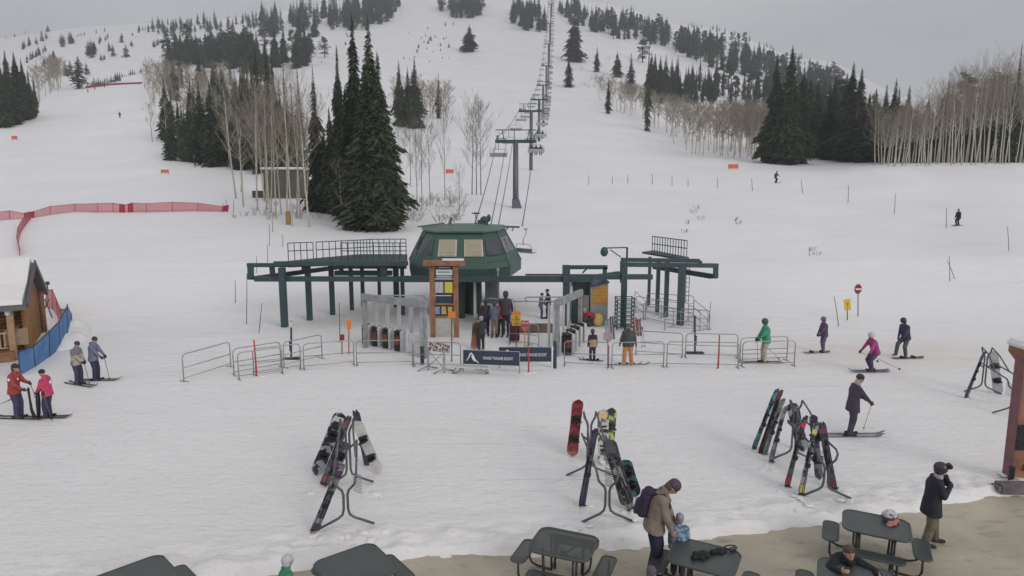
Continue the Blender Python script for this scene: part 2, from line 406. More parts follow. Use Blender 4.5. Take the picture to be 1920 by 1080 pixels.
def zat(v, Y): return P(960, v, Y).z
def rail_structure(name, label, side):
    pass
T0 = V((-2.6, 36.5, ground(-2.6, 36.5)))
term = empty("lift_terminal", T0, "green eight sided chairlift terminal cabin with two cream louvres", "lift terminal")
B = [(-4.13, 33.5), (-1.33, 33.5), (-.1, 34.9), (.55, 38.5), (.3, 41.5), (-5.8, 41.5), (-6.05, 38.5), (-5.4, 34.9)]
T = [(-3.95, 34.3), (-1.5, 34.3), (-.85, 35.5), (-.45, 38.3), (-.6, 40.6), (-4.95, 40.6), (-5.1, 38.3), (-4.6, 35.5)]
zb, zt = 3.08, 4.90
mb = MB()
vs = [(x, y, zb) for x, y in B] + [(x, y, zt) for x, y in T]
mb.add(vs, [(i, (i + 1) % 8, 8 + (i + 1) % 8, 8 + i) for i in range(8)] + [tuple(range(7, -1, -1)), tuple(range(8, 16))])
for i in range(8):
    j = (i + 1) % 8
    mb.bar((B[i][0], B[i][1], zb), (T[i][0], T[i][1], zt), .05)
    for t in (.18,):
        a = V((*B[i], zb)).lerp(V((*T[i], zt)), t); b = V((*B[j], zb)).lerp(V((*T[j], zt)), t); mb.bar(a, b, .02)
mb.build("cabin_shell", GREEN, term, world=True)
mb = MB(); cx, cy = -2.65, 37.6
O = [(cx + (x - cx) * 1.06, cy + (y - cy) * 1.06) for x, y in T]
vs = [(x, y, zt + .02) for x, y in O] + [(x, y, zt + .10) for x, y in O] + [(cx + (x - cx) * .3, cy + (y - cy) * .3, 5.2) for x, y in T]
mb.add(vs, [(i, (i + 1) % 8, 8 + (i + 1) % 8, 8 + i) for i in range(8)] + [(8 + i, 8 + (i + 1) % 8, 16 + (i + 1) % 8, 16 + i) for i in range(8)] + [tuple(range(7, -1, -1)), tuple(range(16, 24))])
mb.bar((cx - 2.7, cy - .2, 5.05), (cx - 1.2, cy, 5.24), .08); mb.bar((cx - .9, cy, 5.2), (cx - .8, cy + .1, 5.55), .12)
mb.build("roof", GREENR, term, world=True)
mb = MB(); K = [(cx + (x - cx) * .995, cy + (y - cy) * .995) for x, y in B]
vs = [(x, y, 2.52) for x, y in K] + [(x, y, zb - .01) for x, y in K]
mb.add(vs, [(i, (i + 1) % 8, 8 + (i + 1) % 8, 8 + i) for i in range(8)] + [tuple(range(7, -1, -1)), tuple(range(8, 16))])
mb.bar((-1.35, 33.55, 2.7), (-4.0, 33.55, 2.62), .05)
mb.build("skirt", DKG, term, world=True)
def facepanel(i, t0, t1, s0, s1, th):     # a plate on cabin face i; t along the face, s up it
    j = (i + 1) % 8; b0, b1, t_0, t_1 = V((*B[i], zb)), V((*B[j], zb)), V((*T[i], zt)), V((*T[j], zt))
    q = lambda a, s: b0.lerp(b1, a).lerp(t_0.lerp(t_1, a), s)
    ps = [q(t0, s0), q(t1, s0), q(t1, s1), q(t0, s1)]; n = (ps[1] - ps[0]).cross(ps[3] - ps[0]).normalized(); return [p + n * .004 for p in ps], n * th, q, n
for i, (a, b) in ((7, (.08, .93)), (1, (.06, .95)), (2, (.05, .40)), (2, (.44, .80)), (6, (.5, .92))):
    ps, e, q, n = facepanel(i, a, b, .36, .80, .03); mb = MB(); mb.prism(ps, V((0, 0, 0)), e); mb.build("window", GLASS, term, world=True)
for a, b in ((.09, .45), (.60, .97)):
    ps, e, q, n = facepanel(0, a, b, .34, .80, .05); mb = MB(); mb.prism(ps, V((0, 0, 0)), e)
    fr = mb.build("louvre", CREAM, term, world=True); mb = MB()
    for k in range(9):
        u = (k + .5) / 9; l = ps[0].lerp(ps[3], u) + e + n * .03; r2 = ps[1].lerp(ps[2], u) + e + n * .03; l, r2 = l.lerp(r2, .05), r2.lerp(l, .05)
        mb.bar(l, r2, .05, .045)
    s = mb.build("louvre_slats", mat("louvre slat shade", (.40, .34, .25), .7), None); s.parent = fr
    s.data.transform(Matrix.Translation(-T0))
# masts, machinery and drive under the cabin
mb = MB()
for x, y, wd in ((-2.75, 35.6, .34), (-2.2, 36.4, .30), (-1.75, 35.2, .22)): mb.box((x, y, 1.35), (wd, wd * 1.2, 2.7))
mb.box((-2.5, 37.3, 1.3), (1.1, 1.4, 2.6)); mb.box((-3.35, 36.5, 1.4), (.24, .3, 2.6))
mb.build("mast", DKG, term, world=True)
mb = MB(); mb.box((-1.2, 39.6, 1.4), (.85, .8, 2.6)); mb.build("rear_mast", mat("grey blue steel", (.13, .14, .17), .5), term, world=True)
mb = MB(); mb.box((-1.98, 34.7, 1.45), (.14, .1, 2.3)); mb.build("light_strip", GREYP, term, world=True)
mb = MB(); mb.ell((-1.6, 38.4, 5.38), (.26, .3, .24)); mb.box((-1.7, 38.4, 5.25), (.6, .5, .28)); mb.ell((-1.35, 38.5, 5.5), (.12, .1, .22)); mb.tube([(-1.9, 38.3, 5.3), (-1.3, 38.3, 5.55)], .05); mb.tube([(-2.1, 38.5, 5.1), (-2.1, 38.5, 5.75)], .03); mb.ell((-2.1, 38.5, 5.78), (.26, .26, .05))
mb.bar((-1.6, 39, 5.0), (.45, 39, 4.95), .10); mb.bar((-.4, 39, 4.7), (-.2, 39, 4.95), .06); mb.bar((0.0, 39, 4.7), (.1, 39, 4.95), .06)
mb.build("roof_machinery", STEEL, term, world=True)
mb = MB()
a, b = P(752, 523, 33.3), P(1112, 523, 33.3); mb.bar(a, b, .3, .30); a, b = P(985, 515, 33.15), P(1060, 515, 33.15); mb.bar(a, b, .1, .08)
mb.build("cross_beam", STEEL, term, world=True)
# ---- storage rail frames either side
def storage(name, label, cols, beams, deck, rails, base, cw, uprights=()):
    r = empty(name, base, label, "steel frame")
    mb = MB()
    for (x0, v0, y0, x1, v1, y1, w_, h_) in beams: mb.bar(P(x0, v0, y0), P(x1, v1, y1), w_, h_)
    for (x0, v0, y0, x1, v1, y1, w_) in uprights: mb.bar(P(x0, v0, y0), P(x1, v1, y1), w_)
    mb.build("beams", STEEL, r, world=True)
    for (px, v), w_ in zip(cols, cw):
        g = at(px, v); mb = MB(); mb.bar(g - V((0, 0, .3)), V((g.x, g.y, 3.2)), w_, w_, up=(0, 1, 0)); mb.build("column", STEEL, r, world=True)
    mb = MB(); mb.prism(deck, V((0, 0, 0)), V((0, 0, -.10))); mb.build("deck", DKG, r, world=True)
    mb = MB()
    for pts, n in rails:
        tops = [p + V((0, 0, .92)) for p in pts]; mids = [p + V((0, 0, .5)) for p in pts]
        for q in (tops, mids):
            for a, b in zip(q, q[1:]): mb.bar(a, b, .045)
        for a, b in zip(pts, pts[1:]):
            for k in range(n + 1): c = a.lerp(b, k / n); mb.bar(c, c + V((0, 0, .92)), .035)
    mb.build("railing", STEEL, r, world=True)
    return r
dz = 3.42
dl = [P(516, 489, 33.7), P(764, 489, 33.7), P(764, 489, 33.7), P(700, 489, 33.7)]
dl = [V((dl[0].x, 33.7, dz)), V((dl[1].x, 33.7, dz)), V((-6.1, 38.2, dz)), V((-9.0, 38.2, dz))]
Lr = [V((P(541, 489, 34.6).x, 34.6, dz)), V((P(588, 489, 35.2).x, 35.2, dz))]
Lr2 = [V((P(594, 489, 35.3).x, 35.3, dz)), V((P(665, 489, 36.6).x, 36.6, dz)), V((P(700, 489, 37.4).x, 37.4, dz)), V((P(762, 489, 37.6).x, 37.6, dz))]
Lr3 = [V((P(640, 489, 34.7).x, 34.7, dz)), V((P(762, 489, 34.7).x, 34.7, dz))]
storage("storage_rail_frame", "dark steel chair storage frame with railed deck left of the terminal",
    [(534, 613), (581, 600), (624, 590), (660, 581), (681, 574), (712, 566), (744, 575), (756, 590)],
    [(478, 523, 33.6, 762, 523, 33.4, .2, .26), (514, 494, 33.6, 765, 494, 33.6, .2, .22), (464, 497, 33.7, 548, 497, 33.7, .2, .2), (478, 522, 33.7, 642, 500, 39.5, .2, .24), (642, 500, 39.5, 762, 500, 39.5, .2, .24), (540, 498, 36, 700, 492, 38, .15, .2), (520, 494, 33.7, 620, 484, 37.5, .15, .15), (628, 512, 35.2, 735, 512, 35.2, .3, .25)],
    dl, [(Lr, 4), (Lr2, 6), (Lr3, 10)], at(620, 590), [.30, .26, .24, .2, .2, .18, .3, .2],
    [(470, 500, 33.7, 470, 524, 33.7, .25), (510, 500, 33.9, 512, 524, 33.9, .22), (570, 498, 34.2, 570, 506, 34.2, .2), (640, 496, 35, 640, 514, 35, .2), (720, 496, 34, 720, 518, 34, .3)])
drt = [V((P(1208, 489, 36.8).x, 37.5, 3.62)), V((P(1283, 489, 34.6).x, 34.6, 3.5)), V((P(1292, 489, 35.6).x, 35.6, 3.5)), V((P(1225, 489, 38.6).x, 38.6, 3.62))]
Rr = [V((P(1222, 489, 37.6).x, 37.6, 3.58)), V((P(1287, 489, 35.3).x, 35.3, 3.5))]
storage("storage_rail_frame", "dark steel chair storage frame with short railed deck right of the terminal",
    [(1167, 612), (1216, 572), (1232, 585), (1248, 594), (1275, 609), (1061, 610)],
    [(1060, 519, 33.2, 1223, 519, 33.6, .22, .26), (1165, 487, 33.8, 1311, 489, 34.4, .2, .2), (1168, 496, 33.7, 1346, 498, 34.2, .22, .22), (1064, 501, 33.4, 1139, 501, 33.4, .2, .2), (1226, 500, 39, 1334, 518, 34.6, .2, .26), (1312, 489, 34.4, 1312, 500, 34.4, .2, .2), (1108, 520, 33.3, 1160, 512, 36, .2, .2)],
    drt, [(Rr, 13)], at(1240, 590), [.22, .16, .2, .22, .32, .34],
    [(1061, 497, 33.2, 1061, 530, 33.2, .34), (1134, 501, 33.4, 1134, 518, 33.4, .2), (1342, 500, 34.2, 1342, 520, 34.2, .22), (1334, 517, 34.5, 1344, 519, 34.2, .2), (1167, 490, 33.6, 1167, 530, 33.6, .22), (1092, 512, 33.6, 1101, 503, 33.6, .07)])
mb = MB(); b0 = at(1287, 590)
for s in (-.09, .09): mb.bar((b0.x + s, b0.y, .9), (b0.x + s, b0.y, 3.2), .03)
for k in range(9): mb.bar((b0.x - .09, b0.y, 1 + k * .25), (b0.x + .09, b0.y, 1 + k * .25), .025)
tag(mb.build("ladder", STEEL, world=True, loc=b0), "thin steel ladder beside the thickest right column", "ladder")
e = empty("drive_housing", at(1088, 600), "dark green machinery box right of the loading area", "machine housing")
mb = MB(); c = P(1088, 560, 34.6); mb.box((c.x, c.y, 1.35), (.98, 1.2, 2.45), bev=.05); mb.build("housing", DKG, e, world=True)
mb = MB(); c = P(1070, 543, 33.9); mb.box((c.x, c.y, c.z), (.2, .06, .42)); mb.box((c.x, c.y, c.z - .3), (.14, .06, .1)); mb.build("notice", WHITE, e, world=True)
# scaffold tower, lamp post
e = empty("scaffold_tower", at(1170, 618), "black lattice access scaffold round the lamp post", "scaffold")
mb = MB(); g = at(1170, 616); hw, hd, H = .42, .35, 1.75
for x in (-hw, hw):
    for y in (-hd, hd): mb.bar((g.x + x, g.y + y, 0), (g.x + x, g.y + y, H), .05)
for k in range(8):
    z = .25 + k * .21
    for y in (-hd, hd): mb.bar((g.x - hw, g.y + y, z), (g.x + hw, g.y + y, z), .04)
    for x in (-hw, hw, 0): mb.bar((g.x + x, g.y - hd, z), (g.x + x, g.y + hd, z), .04)
mb.build("lattice", STEEL, e, world=True)
e = empty("lamp_post", at(1172, 640), "tall thin post with a bent arm holding a round dark floodlight", "lamp post")
g = at(1172, 622); top = P(1170, 464, g.y); mb = MB(); mb.tube([g, (g.x, g.y, top.z)], .05); mb.tube([(g.x, g.y, top.z), P(1137, 465, g.y)], .03); mb.tube([P(1144, 468, g.y), P(1164, 482, g.y)], .025); mb.build("post", STEEL, e, world=True)
mb = MB(); c = P(1133, 472, g.y); mb.ell(c, (.19, .14, .24)); mb.build("lamp_head", STEEL, e, world=True)
# loading deck of planks
e = empty("loading_deck", at(1015, 622), "raised timber loading deck with a snowy top by the lift attendants", "deck")
g = at(1000, 624); mb = MB()
x0, x1 = P(972, 615, g.y).x, P(1046, 615, g.y).x
for k in range(4): mb.box(((x0 + x1) / 2, g.y, .14 + k * .135), (x1 - x0, .07, .12))
mb.build("planks", WOODD, e, world=True)
mb = MB(); mb.box(((x0 + x1) / 2, g.y + 1.7, .34), (x1 - x0, 3.3, .52), bev=.04); mb.build("deck_snow", SNOW, e, world=True)
DECKZ = .60

# ------------------------------------------------------------------ entry gates
def gate_row(name, label, a, b, n, near_first, hgt):
    d = (b - a); d.z = 0; L = d.length; d.normalize(); nrm = V((d.y, -d.x, 0))
    if nrm.y > 0: nrm = -nrm
    e = empty(name, a, label, "gantry"); mb = MB(); ang = math.atan2(d.y, d.x); rot = Matrix.Rotation(ang, 3, 'Z')
    mb.box(a.lerp(b, .5) + V((0, 0, hgt)), (L + .3, .16, .30), rot); mb.build("top_beam", GALVD, e, world=True)
    for p in (a, b):
        mb = MB(); mb.box(p + V((0, 0, hgt / 2 - .12)), (.16, .16, hgt - .1), rot); mb.build("post", GALVD, e, world=True)
    for k in range(5):
        c = a.lerp(b, (k + .35) / 5) + nrm * -.45; mb = MB(); mb.box(c + V((0, 0, hgt * .54)), (.19, .05, hgt * .84), rot); mb.box(c + V((0, -.03, hgt * .54)), (.03, .05, hgt * .82), rot); mb.build("panel", GREYP, e, world=True)
    return d, nrm, rot
PRN = mat("printed panel", (.20, .05, .03), .5, scale=3, alt=(.035, .03, .03), altpos=.5, altw=.12)
def ticket_gate(p, rot, label, flip=1):
    e = empty("ticket_gate", p, label, "ticket gate", "ticket gates")
    o = rot @ V((.20 * flip, 0, 0)); mb = MB(); mb.box(p + o + V((0, 0, .5)), (.16, .62, .95), rot, bev=.05); mb.build("cabinet", GREYP, e, world=True)
    mb = MB(); mb.box(p + V((0, 0, .92)) + rot @ V((.02 * flip, -.02, 0)), (.34, .5, .08), rot, bev=.03); mb.build("cap", BLACK, e, world=True)
    mb = MB(); mb.box(p + V((0, 0, .48)) + rot @ V((-.02 * flip, -.02, 0)), (.26, .5, .76), rot, bev=.03)
    face = mb.build("reader_face", BLACK, e, world=True)
    mb = MB(); mb.box(p + V((0, 0, .55)) + rot @ V((-.02 * flip, -.275, 0)), (.2, .012, .36), rot); mb.build("printed_panel", PRN, e, world=True)
a, b = at(686, 652), at(797, 672); a.z = b.z = .1
d, nrm, rot = gate_row("gate_gantry", "grey steel gantry over the left row of ticket gates", a, b, 4, False, P(684, 551, a.y).z - .25)
for k, l in enumerate(["first ticket gate of the left row, beside the weathered post", "second ticket gate of the left row, counted from the weathered post", "third ticket gate of the left row, one short of the white end panel", "last ticket gate of the left row, beside the white end panel"]):
    px, v = [(690, 640), (708, 644), (728, 648), (750, 653)][k]; p = at(px, v + 4); ticket_gate(V((p.x - .05, p.y, .08)), Matrix.Rotation(R(-4), 3, 'Z'), l)
mb = MB(); p = at(778, 668); mb.box(p + V((0, 0, .5)), (.75, .08, .95), Matrix.Rotation(R(-30), 3, 'Z'), bev=.03); mb.box(p + V((.42, .02, .9)), (.32, .1, 1.8), bev=.02)
tag(mb.build("end_panel", GREYP, world=True, loc=p), "pale grey end panel closing the left gate row", "panel")
a, b = at(1044, 668), at(1087, 640); a.z = b.z = .1
d, nrm, rot = gate_row("gate_gantry", "grey steel gantry over the right row of ticket gates", a, b, 4, True, P(1044, 567, a.y).z - .12)
for k, l in enumerate(["nearest ticket gate of the right row, beside the tall grey panels", "second nearest ticket gate of the right row", "third ticket gate back in the right row", "farthest ticket gate of the right row, by the red-clad worker"]):
    px, v = [(1062, 664), (1069, 656), (1077, 648), (1085, 641)][k]; p = at(px, v); ticket_gate(V((p.x, p.y, .08)), Matrix.Rotation(R(20), 3, 'Z'), l, 1)

# ------------------------------------------------------------------ crowd barriers
def barrier(a, b, label, h=1.02, group="steel crowd barriers", name="crowd_barrier"):
    a, b = V(a), V(b); d = (b - a); L = d.length; d.normalize(); u = V((0, 0, 1)); r = .16; mb = MB()
    pts = [a + u * -.08, a + u * (h - r)]
    for k in range(1, 5): t = k / 5 * pi / 2; pts.append(a + d * r * (1 - cos(t)) + u * (h - r + r * sin(t)))
    pts += [a + d * r + u * h, b - d * r + u * h]
    for k in range(1, 5): t = k / 5 * pi / 2; pts.append(b - d * r * (1 - sin(t)) + u * (h - r + r * cos(t)))
    pts += [b + u * (h - r), b + u * -.08]
    mb.tube(pts, .021, 6); mb.tube([a + u * .52, b + u * .52], .017, 6); mb.tube([a + u * .14, b + u * .14], .015, 6)
    n = V((-d.y, d.x, 0))
    for p in (a + d * .02, b - d * .02): mb.tube([p - n * .22 + u * .02, p + n * .22 + u * .02], .015, 5)
    return tag(mb.build(name, GALV, world=True, loc=a), label, "barrier", group)
for (x0, v0), (x1, v1), l in [((345, 716), (433, 688), "leftmost barrier of the rear left row"), ((439, 704), (527, 688), "middle barrier of the rear left row, behind the red pole"), ((533, 690), (604, 672), "barrier behind the dark stand with the wide foot"),
    ((448, 712), (530, 700), "barrier in the front left row, left of the red pole foot"), ((476, 704), (564, 692), "barrier in the front left row, just right of the red pole"), ((570, 693), (664, 684), "barrier between the dark stand and the ticket gates"), ((669, 686), (774, 684), "barrier in front of the left ticket gates"), ((776, 688), (864, 690), "barrier behind the patterned sign"),
    ((1058, 686), (1141, 690), "barrier in front of the right ticket gates behind the child on skis"), ((1147, 690), (1244, 688), "barrier behind the skier in orange trousers"), ((1192, 664), (1279, 670), "rear barrier right of the skier in orange trousers"),
    ((1250, 688), (1384, 690), "barrier right of the orange-trousered skier, at the red pole"), ((1285, 670), (1382, 672), "rear barrier crossed by the dark stand on the right"), ((1387, 680), (1475, 676), "rear barrier behind the skier in the green jacket"), ((1391, 688), (1489, 686), "rightmost front barrier beside the skier in green"),
    ((955, 646), (990, 648), "small barrier under the yellow warning sign"), ((992, 648), (1010, 652), "narrow barrier below the timber deck")]:
    barrier(at(x0, v0), at(x1, v1), l)
# hooped lanes at the right
for i, (x0, v0, x1, v1) in enumerate([(1192, 586, 1240, 596), (1206, 600, 1262, 612), (1232, 590, 1290, 600), (1276, 612, 1330, 618), (1246, 618, 1300, 622), (1300, 594, 1326, 618), (1212, 580, 1300, 586), (1190, 575, 1210, 597), (1290, 604, 1312, 620)]):
    a, b = at(x0, v0), at(x1, v1); o = barrier(a, b, "curved steel lane rail in the tangle under the right storage frame", .95, "lane rails under the right frame", "lane_rail")
for i, (x0, x1, v) in enumerate([(1020, 1062, 556), (1020, 1064, 566)]): pass
e = empty("overhead_rail", at(1030, 640), "pale horizontal tube rail reaching from the right gantry to the attendants", "rail")
mb = MB(); y = 30.5; mb.tube([P(1092, 557, y), P(988, 557, y), P(984, 560, y), P(990, 565, y), P(1062, 565, y)], .035); mb.tube([P(962, 565, y), P(1045, 565, y)], .03); mb.build("tube", GALV, e, world=True)
mb = MB(); q = P(1090, 557, y); mb.tube([q, (q.x, q.y, 0)], .04); mb.build("upright", GALV, e, world=True)
e = empty("overhead_rail", at(700, 620), "pale tube rail running behind the left gantry to the sign board", "rail")
mb = MB(); mb.tube([P(694, 554, y), P(795, 554, y)], .03); mb.tube([P(760, 560, y), P(800, 560, y)], .03); q = P(795, 554, y); mb.tube([q, (q.x, q.y, 0)], .04); mb.build("tube", GALV, e, world=True)

# ------------------------------------------------------------------ poles and signs
def pole(x0, v0, x1, v1, label, group, m=BAMB, r=None, name="marker_pole"):
    b = at(x1, v1); t = P(x0, v0, b.y); mb = MB(); r = r or max(.02, mpp(b) * .55)
    mb.tube([b - V((0, 0, .1)), b.lerp(t, .5) + V((.01, 0, 0)), t], [r, r * .9, r * .7], 6)
    return tag(mb.build(name, m, world=True, loc=b), label, "pole", group)
for i, a in enumerate([(505,420,505,462),(511,414,511,435),(501,458,502,492),(481,480,481,512),(463,513,462,608),(491,568,485,624),(441,525,441,568),(636,567,637,642),(418,380,417,398),(424,374,423,392),(438,376,438,400),(530,440,530,462)]):
    pole(*a, "thin dark marker pole on the snow left of the storage frame", "marker poles left of the terminal")
for i, a in enumerate([(1104,328,1104,346),(1148,330,1148,345),(1177,328,1177,343),(1223,325,1223,346),(1260,330,1260,348),(1290,334,1290,350),(1345,332,1345,352)]): pole(*a, "short faint marker pole on the flat under the aspen stand", "short marker poles on the flat")
for a, l in [((1409,334,1411,358),"marker pole on the flat left of the distant skier"),((1502,337,1505,362),"marker pole first right of the distant skier"),((1591,347,1590,380),"marker pole second right of the distant skier"),((1679,363,1677,400),"marker pole third right of the distant skier"),((1775,390,1774,428),"marker pole right beside the dark snowboarder on the slope"),((1889,425,1892,471),"marker pole near the picture edge right of the slope snowboarder"),((1517,465,1518,480),"short stub pole on the open right snow"),((1564,556,1573,612),"thin leaning pole left of the tilted yellow sign"),((1780,480,1781,527),"upright one of two crossed poles on the right snow"),((1776,488,1791,523),"slanted one of two crossed poles on the right snow"),((1333,566,1328,604),"thin pole right of the lane rails")]:
    pole(*a, l, "marker poles on the right slope")
for a, l in [((476,637,481,706),"red pole at the left barriers"),((991,650,991,699),"red pole in front of the navy banners"),((1349,628,1346,692),"red pole at the right barriers")]:
    pole(*a, l, "red poles", RED, .035, "red_pole")
def sign(name, px, vt, vb, wpx, vfoot, label, m, lines=(), lm=BLACK, tilt=0, shape="rect", pm=None, pr=.025, cat="sign", w2=None):
    b = at(px, vfoot); y = b.y; sx = mpp(b); e = empty(name, b, label, cat); cpx = px
    t0 = P(cpx, vt, y); c = P(cpx, (vt + vb) / 2, y); w_, h_ = wpx * sx, (vb - vt) * sx * 1.0; rot = Matrix.Rotation(tilt, 3, 'Y')
    mb = MB(); mb.tube([b - V((0, 0, .1)), V((c.x, y + .03, c.z + h_ * .3))], pr, 6); mb.build("post", pm or BAMB, e, world=True)
    mb = MB()
    if shape == "rect": poly = [(-w_/2, -h_/2), (w_/2, -h_/2), (w_/2, h_/2), (-w_/2, h_/2)]
    elif shape == "oct": poly = [(w_/2 * cos(pi/8 + k*pi/4) / cos(pi/8), h_/2 * sin(pi/8 + k*pi/4) / cos(pi/8)) for k in range(8)]
    elif shape == "diamond": poly = [(0, -h_/2), (w_/2, 0), (0, h_/2), (-w_/2, 0)]
    elif shape == "tri": poly = [(0, -h_/2), (w_/2, h_/2), (-w_/2, h_/2)]
    mb.prism([V((0, 0, 0)) + rot @ V((x, 0, z)) for x, z in poly], V((0, -.02, 0)), V((0, 0, 0))); mb.off(c)
    pl = mb.build("sign_panel", m, e, world=True)
    if lines:
        mb = MB()
        for (txt, size, dz_) in lines: put_text(mb, txt, size, c + V((0, -.026, dz_ * h_)), rot @ V((1, 0, 0)), (0, 0, 1))
        o = mb.build("lettering", lm, None); o.data.transform(Matrix.Translation(-e.location)); o.parent = pl
    return e, c, y, sx
e, c, y, sx = sign("stop_sign", 1609, 533, 551, 13, 593, "round dark red sign with a white bar on a tall post", REDD, shape="oct")
mb = MB(); mb.box((c.x, c.y - .03, c.z), (.30, .01, .07)); mb.build("bar", WHITE, e, world=True)
sign("warning_sign", 1589, 561, 582, 12, 600, "tilted yellow sign left of the round red sign", YEL, tilt=R(-10), lines=[("!", .3, 0)])
sign("warning_sign", 654, 600, 617, 8, 664, "small orange sign on a red post left of the ticket gates", ORA, pm=RED)
sign("notice_sign", 641, 627, 640, 9, 664, "small dark notice on a short red post left of the ticket gates", REDD, pm=REDD)
sign("notice_sign", 1140, 624, 637, 17, 690, "pinkish grey notice on a post between the child and the orange-trousered skier", mat("faded notice", (.33, .24, .24), .6), pm=REDD)
sign("warning_sign", 847, 584, 596, 14, 678, "small orange notice on a thin post right of the sign board foot", ORA, pm=STEEL)
e, c, y, sx = sign("warning_sign", 968, 591, 611, 16, 650, "yellow warning sign with an orange peak and black words by the deck", YEL, lines=[("SKI", .10, .32), ("SLOWLY", .10, .1), ("&", .09, -.1), ("LOAD", .10, -.3)], pm=REDD)
mb = MB(); k = sx; mb.prism([(c.x - 8*k, y - .02, c.z + 10.2*k), (c.x + 8*k, y - .02, c.z + 10.2*k), (c.x + 8*k, y - .02, c.z + 15*k), (c.x + 3*k, y - .02, c.z + 19*k), (c.x - 3*k, y - .02, c.z + 19*k), (c.x - 8*k, y - .02, c.z + 15*k)], V((0, 0, 0)), V((0, .02, 0))); mb.build("orange_peak", ORA, e, world=True)
e, c, y, sx = sign("stop_sign", 984, 601, 611, 15, 656, "red notice over a red triangle behind the yellow warning sign", mat("pinkish red", (.45, .06, .08), .5), lines=[("STOP", .13, 0)], lm=WHITE, pm=ORA)
mb = MB(); k = sx; mb.prism([(c.x - 7*k, y - .02, c.z - 6*k), (c.x, y - .02, c.z - 18*k), (c.x + 7*k, y - .02, c.z - 6*k)], V((0, 0, 0)), V((0, .02, 0))); mb.build("triangle", mat("salmon red", (.5, .12, .11), .5), e, world=True)
# dark bollard-like stands with wide feet
for px, vt, vb, l in [(546, 602, 673, "dark stand with a pale head and wide foot behind the left barriers"), (1303, 592, 662, "dark stand with a wide flat foot behind the right barriers")]:
    b = at(px, vb); t = P(px, vt, b.y); e = empty("sign_stand", b, l, "stand"); mb = MB(); mb.bar(b, t, .07, .05, up=(0, 1, 0)); mb.box(b + V((0, 0, .55)), (.10, .06, .4)); mb.build("post", STEEL, e, world=True)
    mb = MB(); mb.box((b.x, b.y, b.z + .02), (.75, .3, .05), bev=.015); mb.build("foot", BLACK, e, world=True)
    if px < 600: mb = MB(); mb.box(t - V((0, 0, .14)), (.13, .08, .24)); mb.build("head", GREYP, e, world=True)
for px, vt, vb, l, ms in [(792, 585, 683, "grey upright with a navy foot at the end of the left gantry", (GALVD, STEEL)), (1040, 640, 690, "navy padded post at the right end of the banners", (NAVY, NAVY))]:
    b = at(px, vb); t = P(px, vt, b.y); e = empty("padded_post", b, l, "post"); mb = MB(); mb.box((b.x, b.y, t.z / 2 + .4), (.12, .12, t.z - .8)); mb.build("upright", ms[0], e, world=True)
    mb = MB(); mb.box((b.x, b.y, .45), (.15, .15, .9), bev=.03); mb.build("pad", ms[1], e, world=True)
mb = MB(); b = at(1036, 690); mb.box((b.x, b.y, .5), (.1, .1, 1.0), bev=.02); tag(mb.build("padded_post", WHITE, world=True, loc=b), "white post hugging the navy padded post", "post")
# patterned sign on two T stands, white bench
b = at(824, 694); e = empty("barricade_sign", b, "mottled rectangular sign on two splayed grey stands", "sign")
for px, v in ((803, 694), (833, 699)):
    g = at(px, v); mb = MB(); mb.box((g.x, g.y, .55), (.09, .06, 1.0)); mb.tube([g + V((-.38, -.2, .02)), g + V((-.06, 0, .14)), g + V((0, 0, .3))], .03); mb.tube([g + V((.32, .25, .02)), g + V((.06, 0, .14)), g + V((0, 0, .3))], .03); mb.build("stand", GALVD, e, world=True)
a, c = at(803, 694), at(833, 699); mb = MB(); mb.tube([a + V((0, 0, .15)), c + V((0, 0, .8))], .015); mb.tube([a + V((0, 0, .8)), c + V((0, 0, .15))], .015); mb.build("brace", GALVD, e, world=True)
mb = MB(); p0, p1 = P(805, 649, a.y - .06), P(843, 654, c.y - .06); mb.bar(p0, p1, .03, .34); mb.build("sign_panel", mat("mottled sign", (.10, .05, .045), .6, scale=14, alt=(.55, .50, .48), altpos=.52, altw=.03), e, world=True)
b = at(882, 700); e = empty("bench", b, "low white bench with crossed tube legs in front of the banner", "bench"); a, c = P(851, 686, b.y), P(914, 689, b.y)
mb = MB(); mb.bar(a, c, .35, .05); mb.build("seat", GREYP, e, world=True)
for q, s in ((a, 1), (c, -1)):
    mb = MB()
    for dy in (-.14, .14):
        o = V((s * .12, dy, 0)); mb.tube([q + o, V((q.x - s * .03, q.y + dy, b.z + .02)), V((q.x - s * .03, b.y, b.z + .02))], .02); mb.tube([q + o + V((s * .35, 0, 0)), V((q.x + s * .1, q.y + dy, b.z + .02)), V((q.x - s * .03, b.y, b.z + .02))], .02)
    mb.build("leg", GALV, e, world=True)
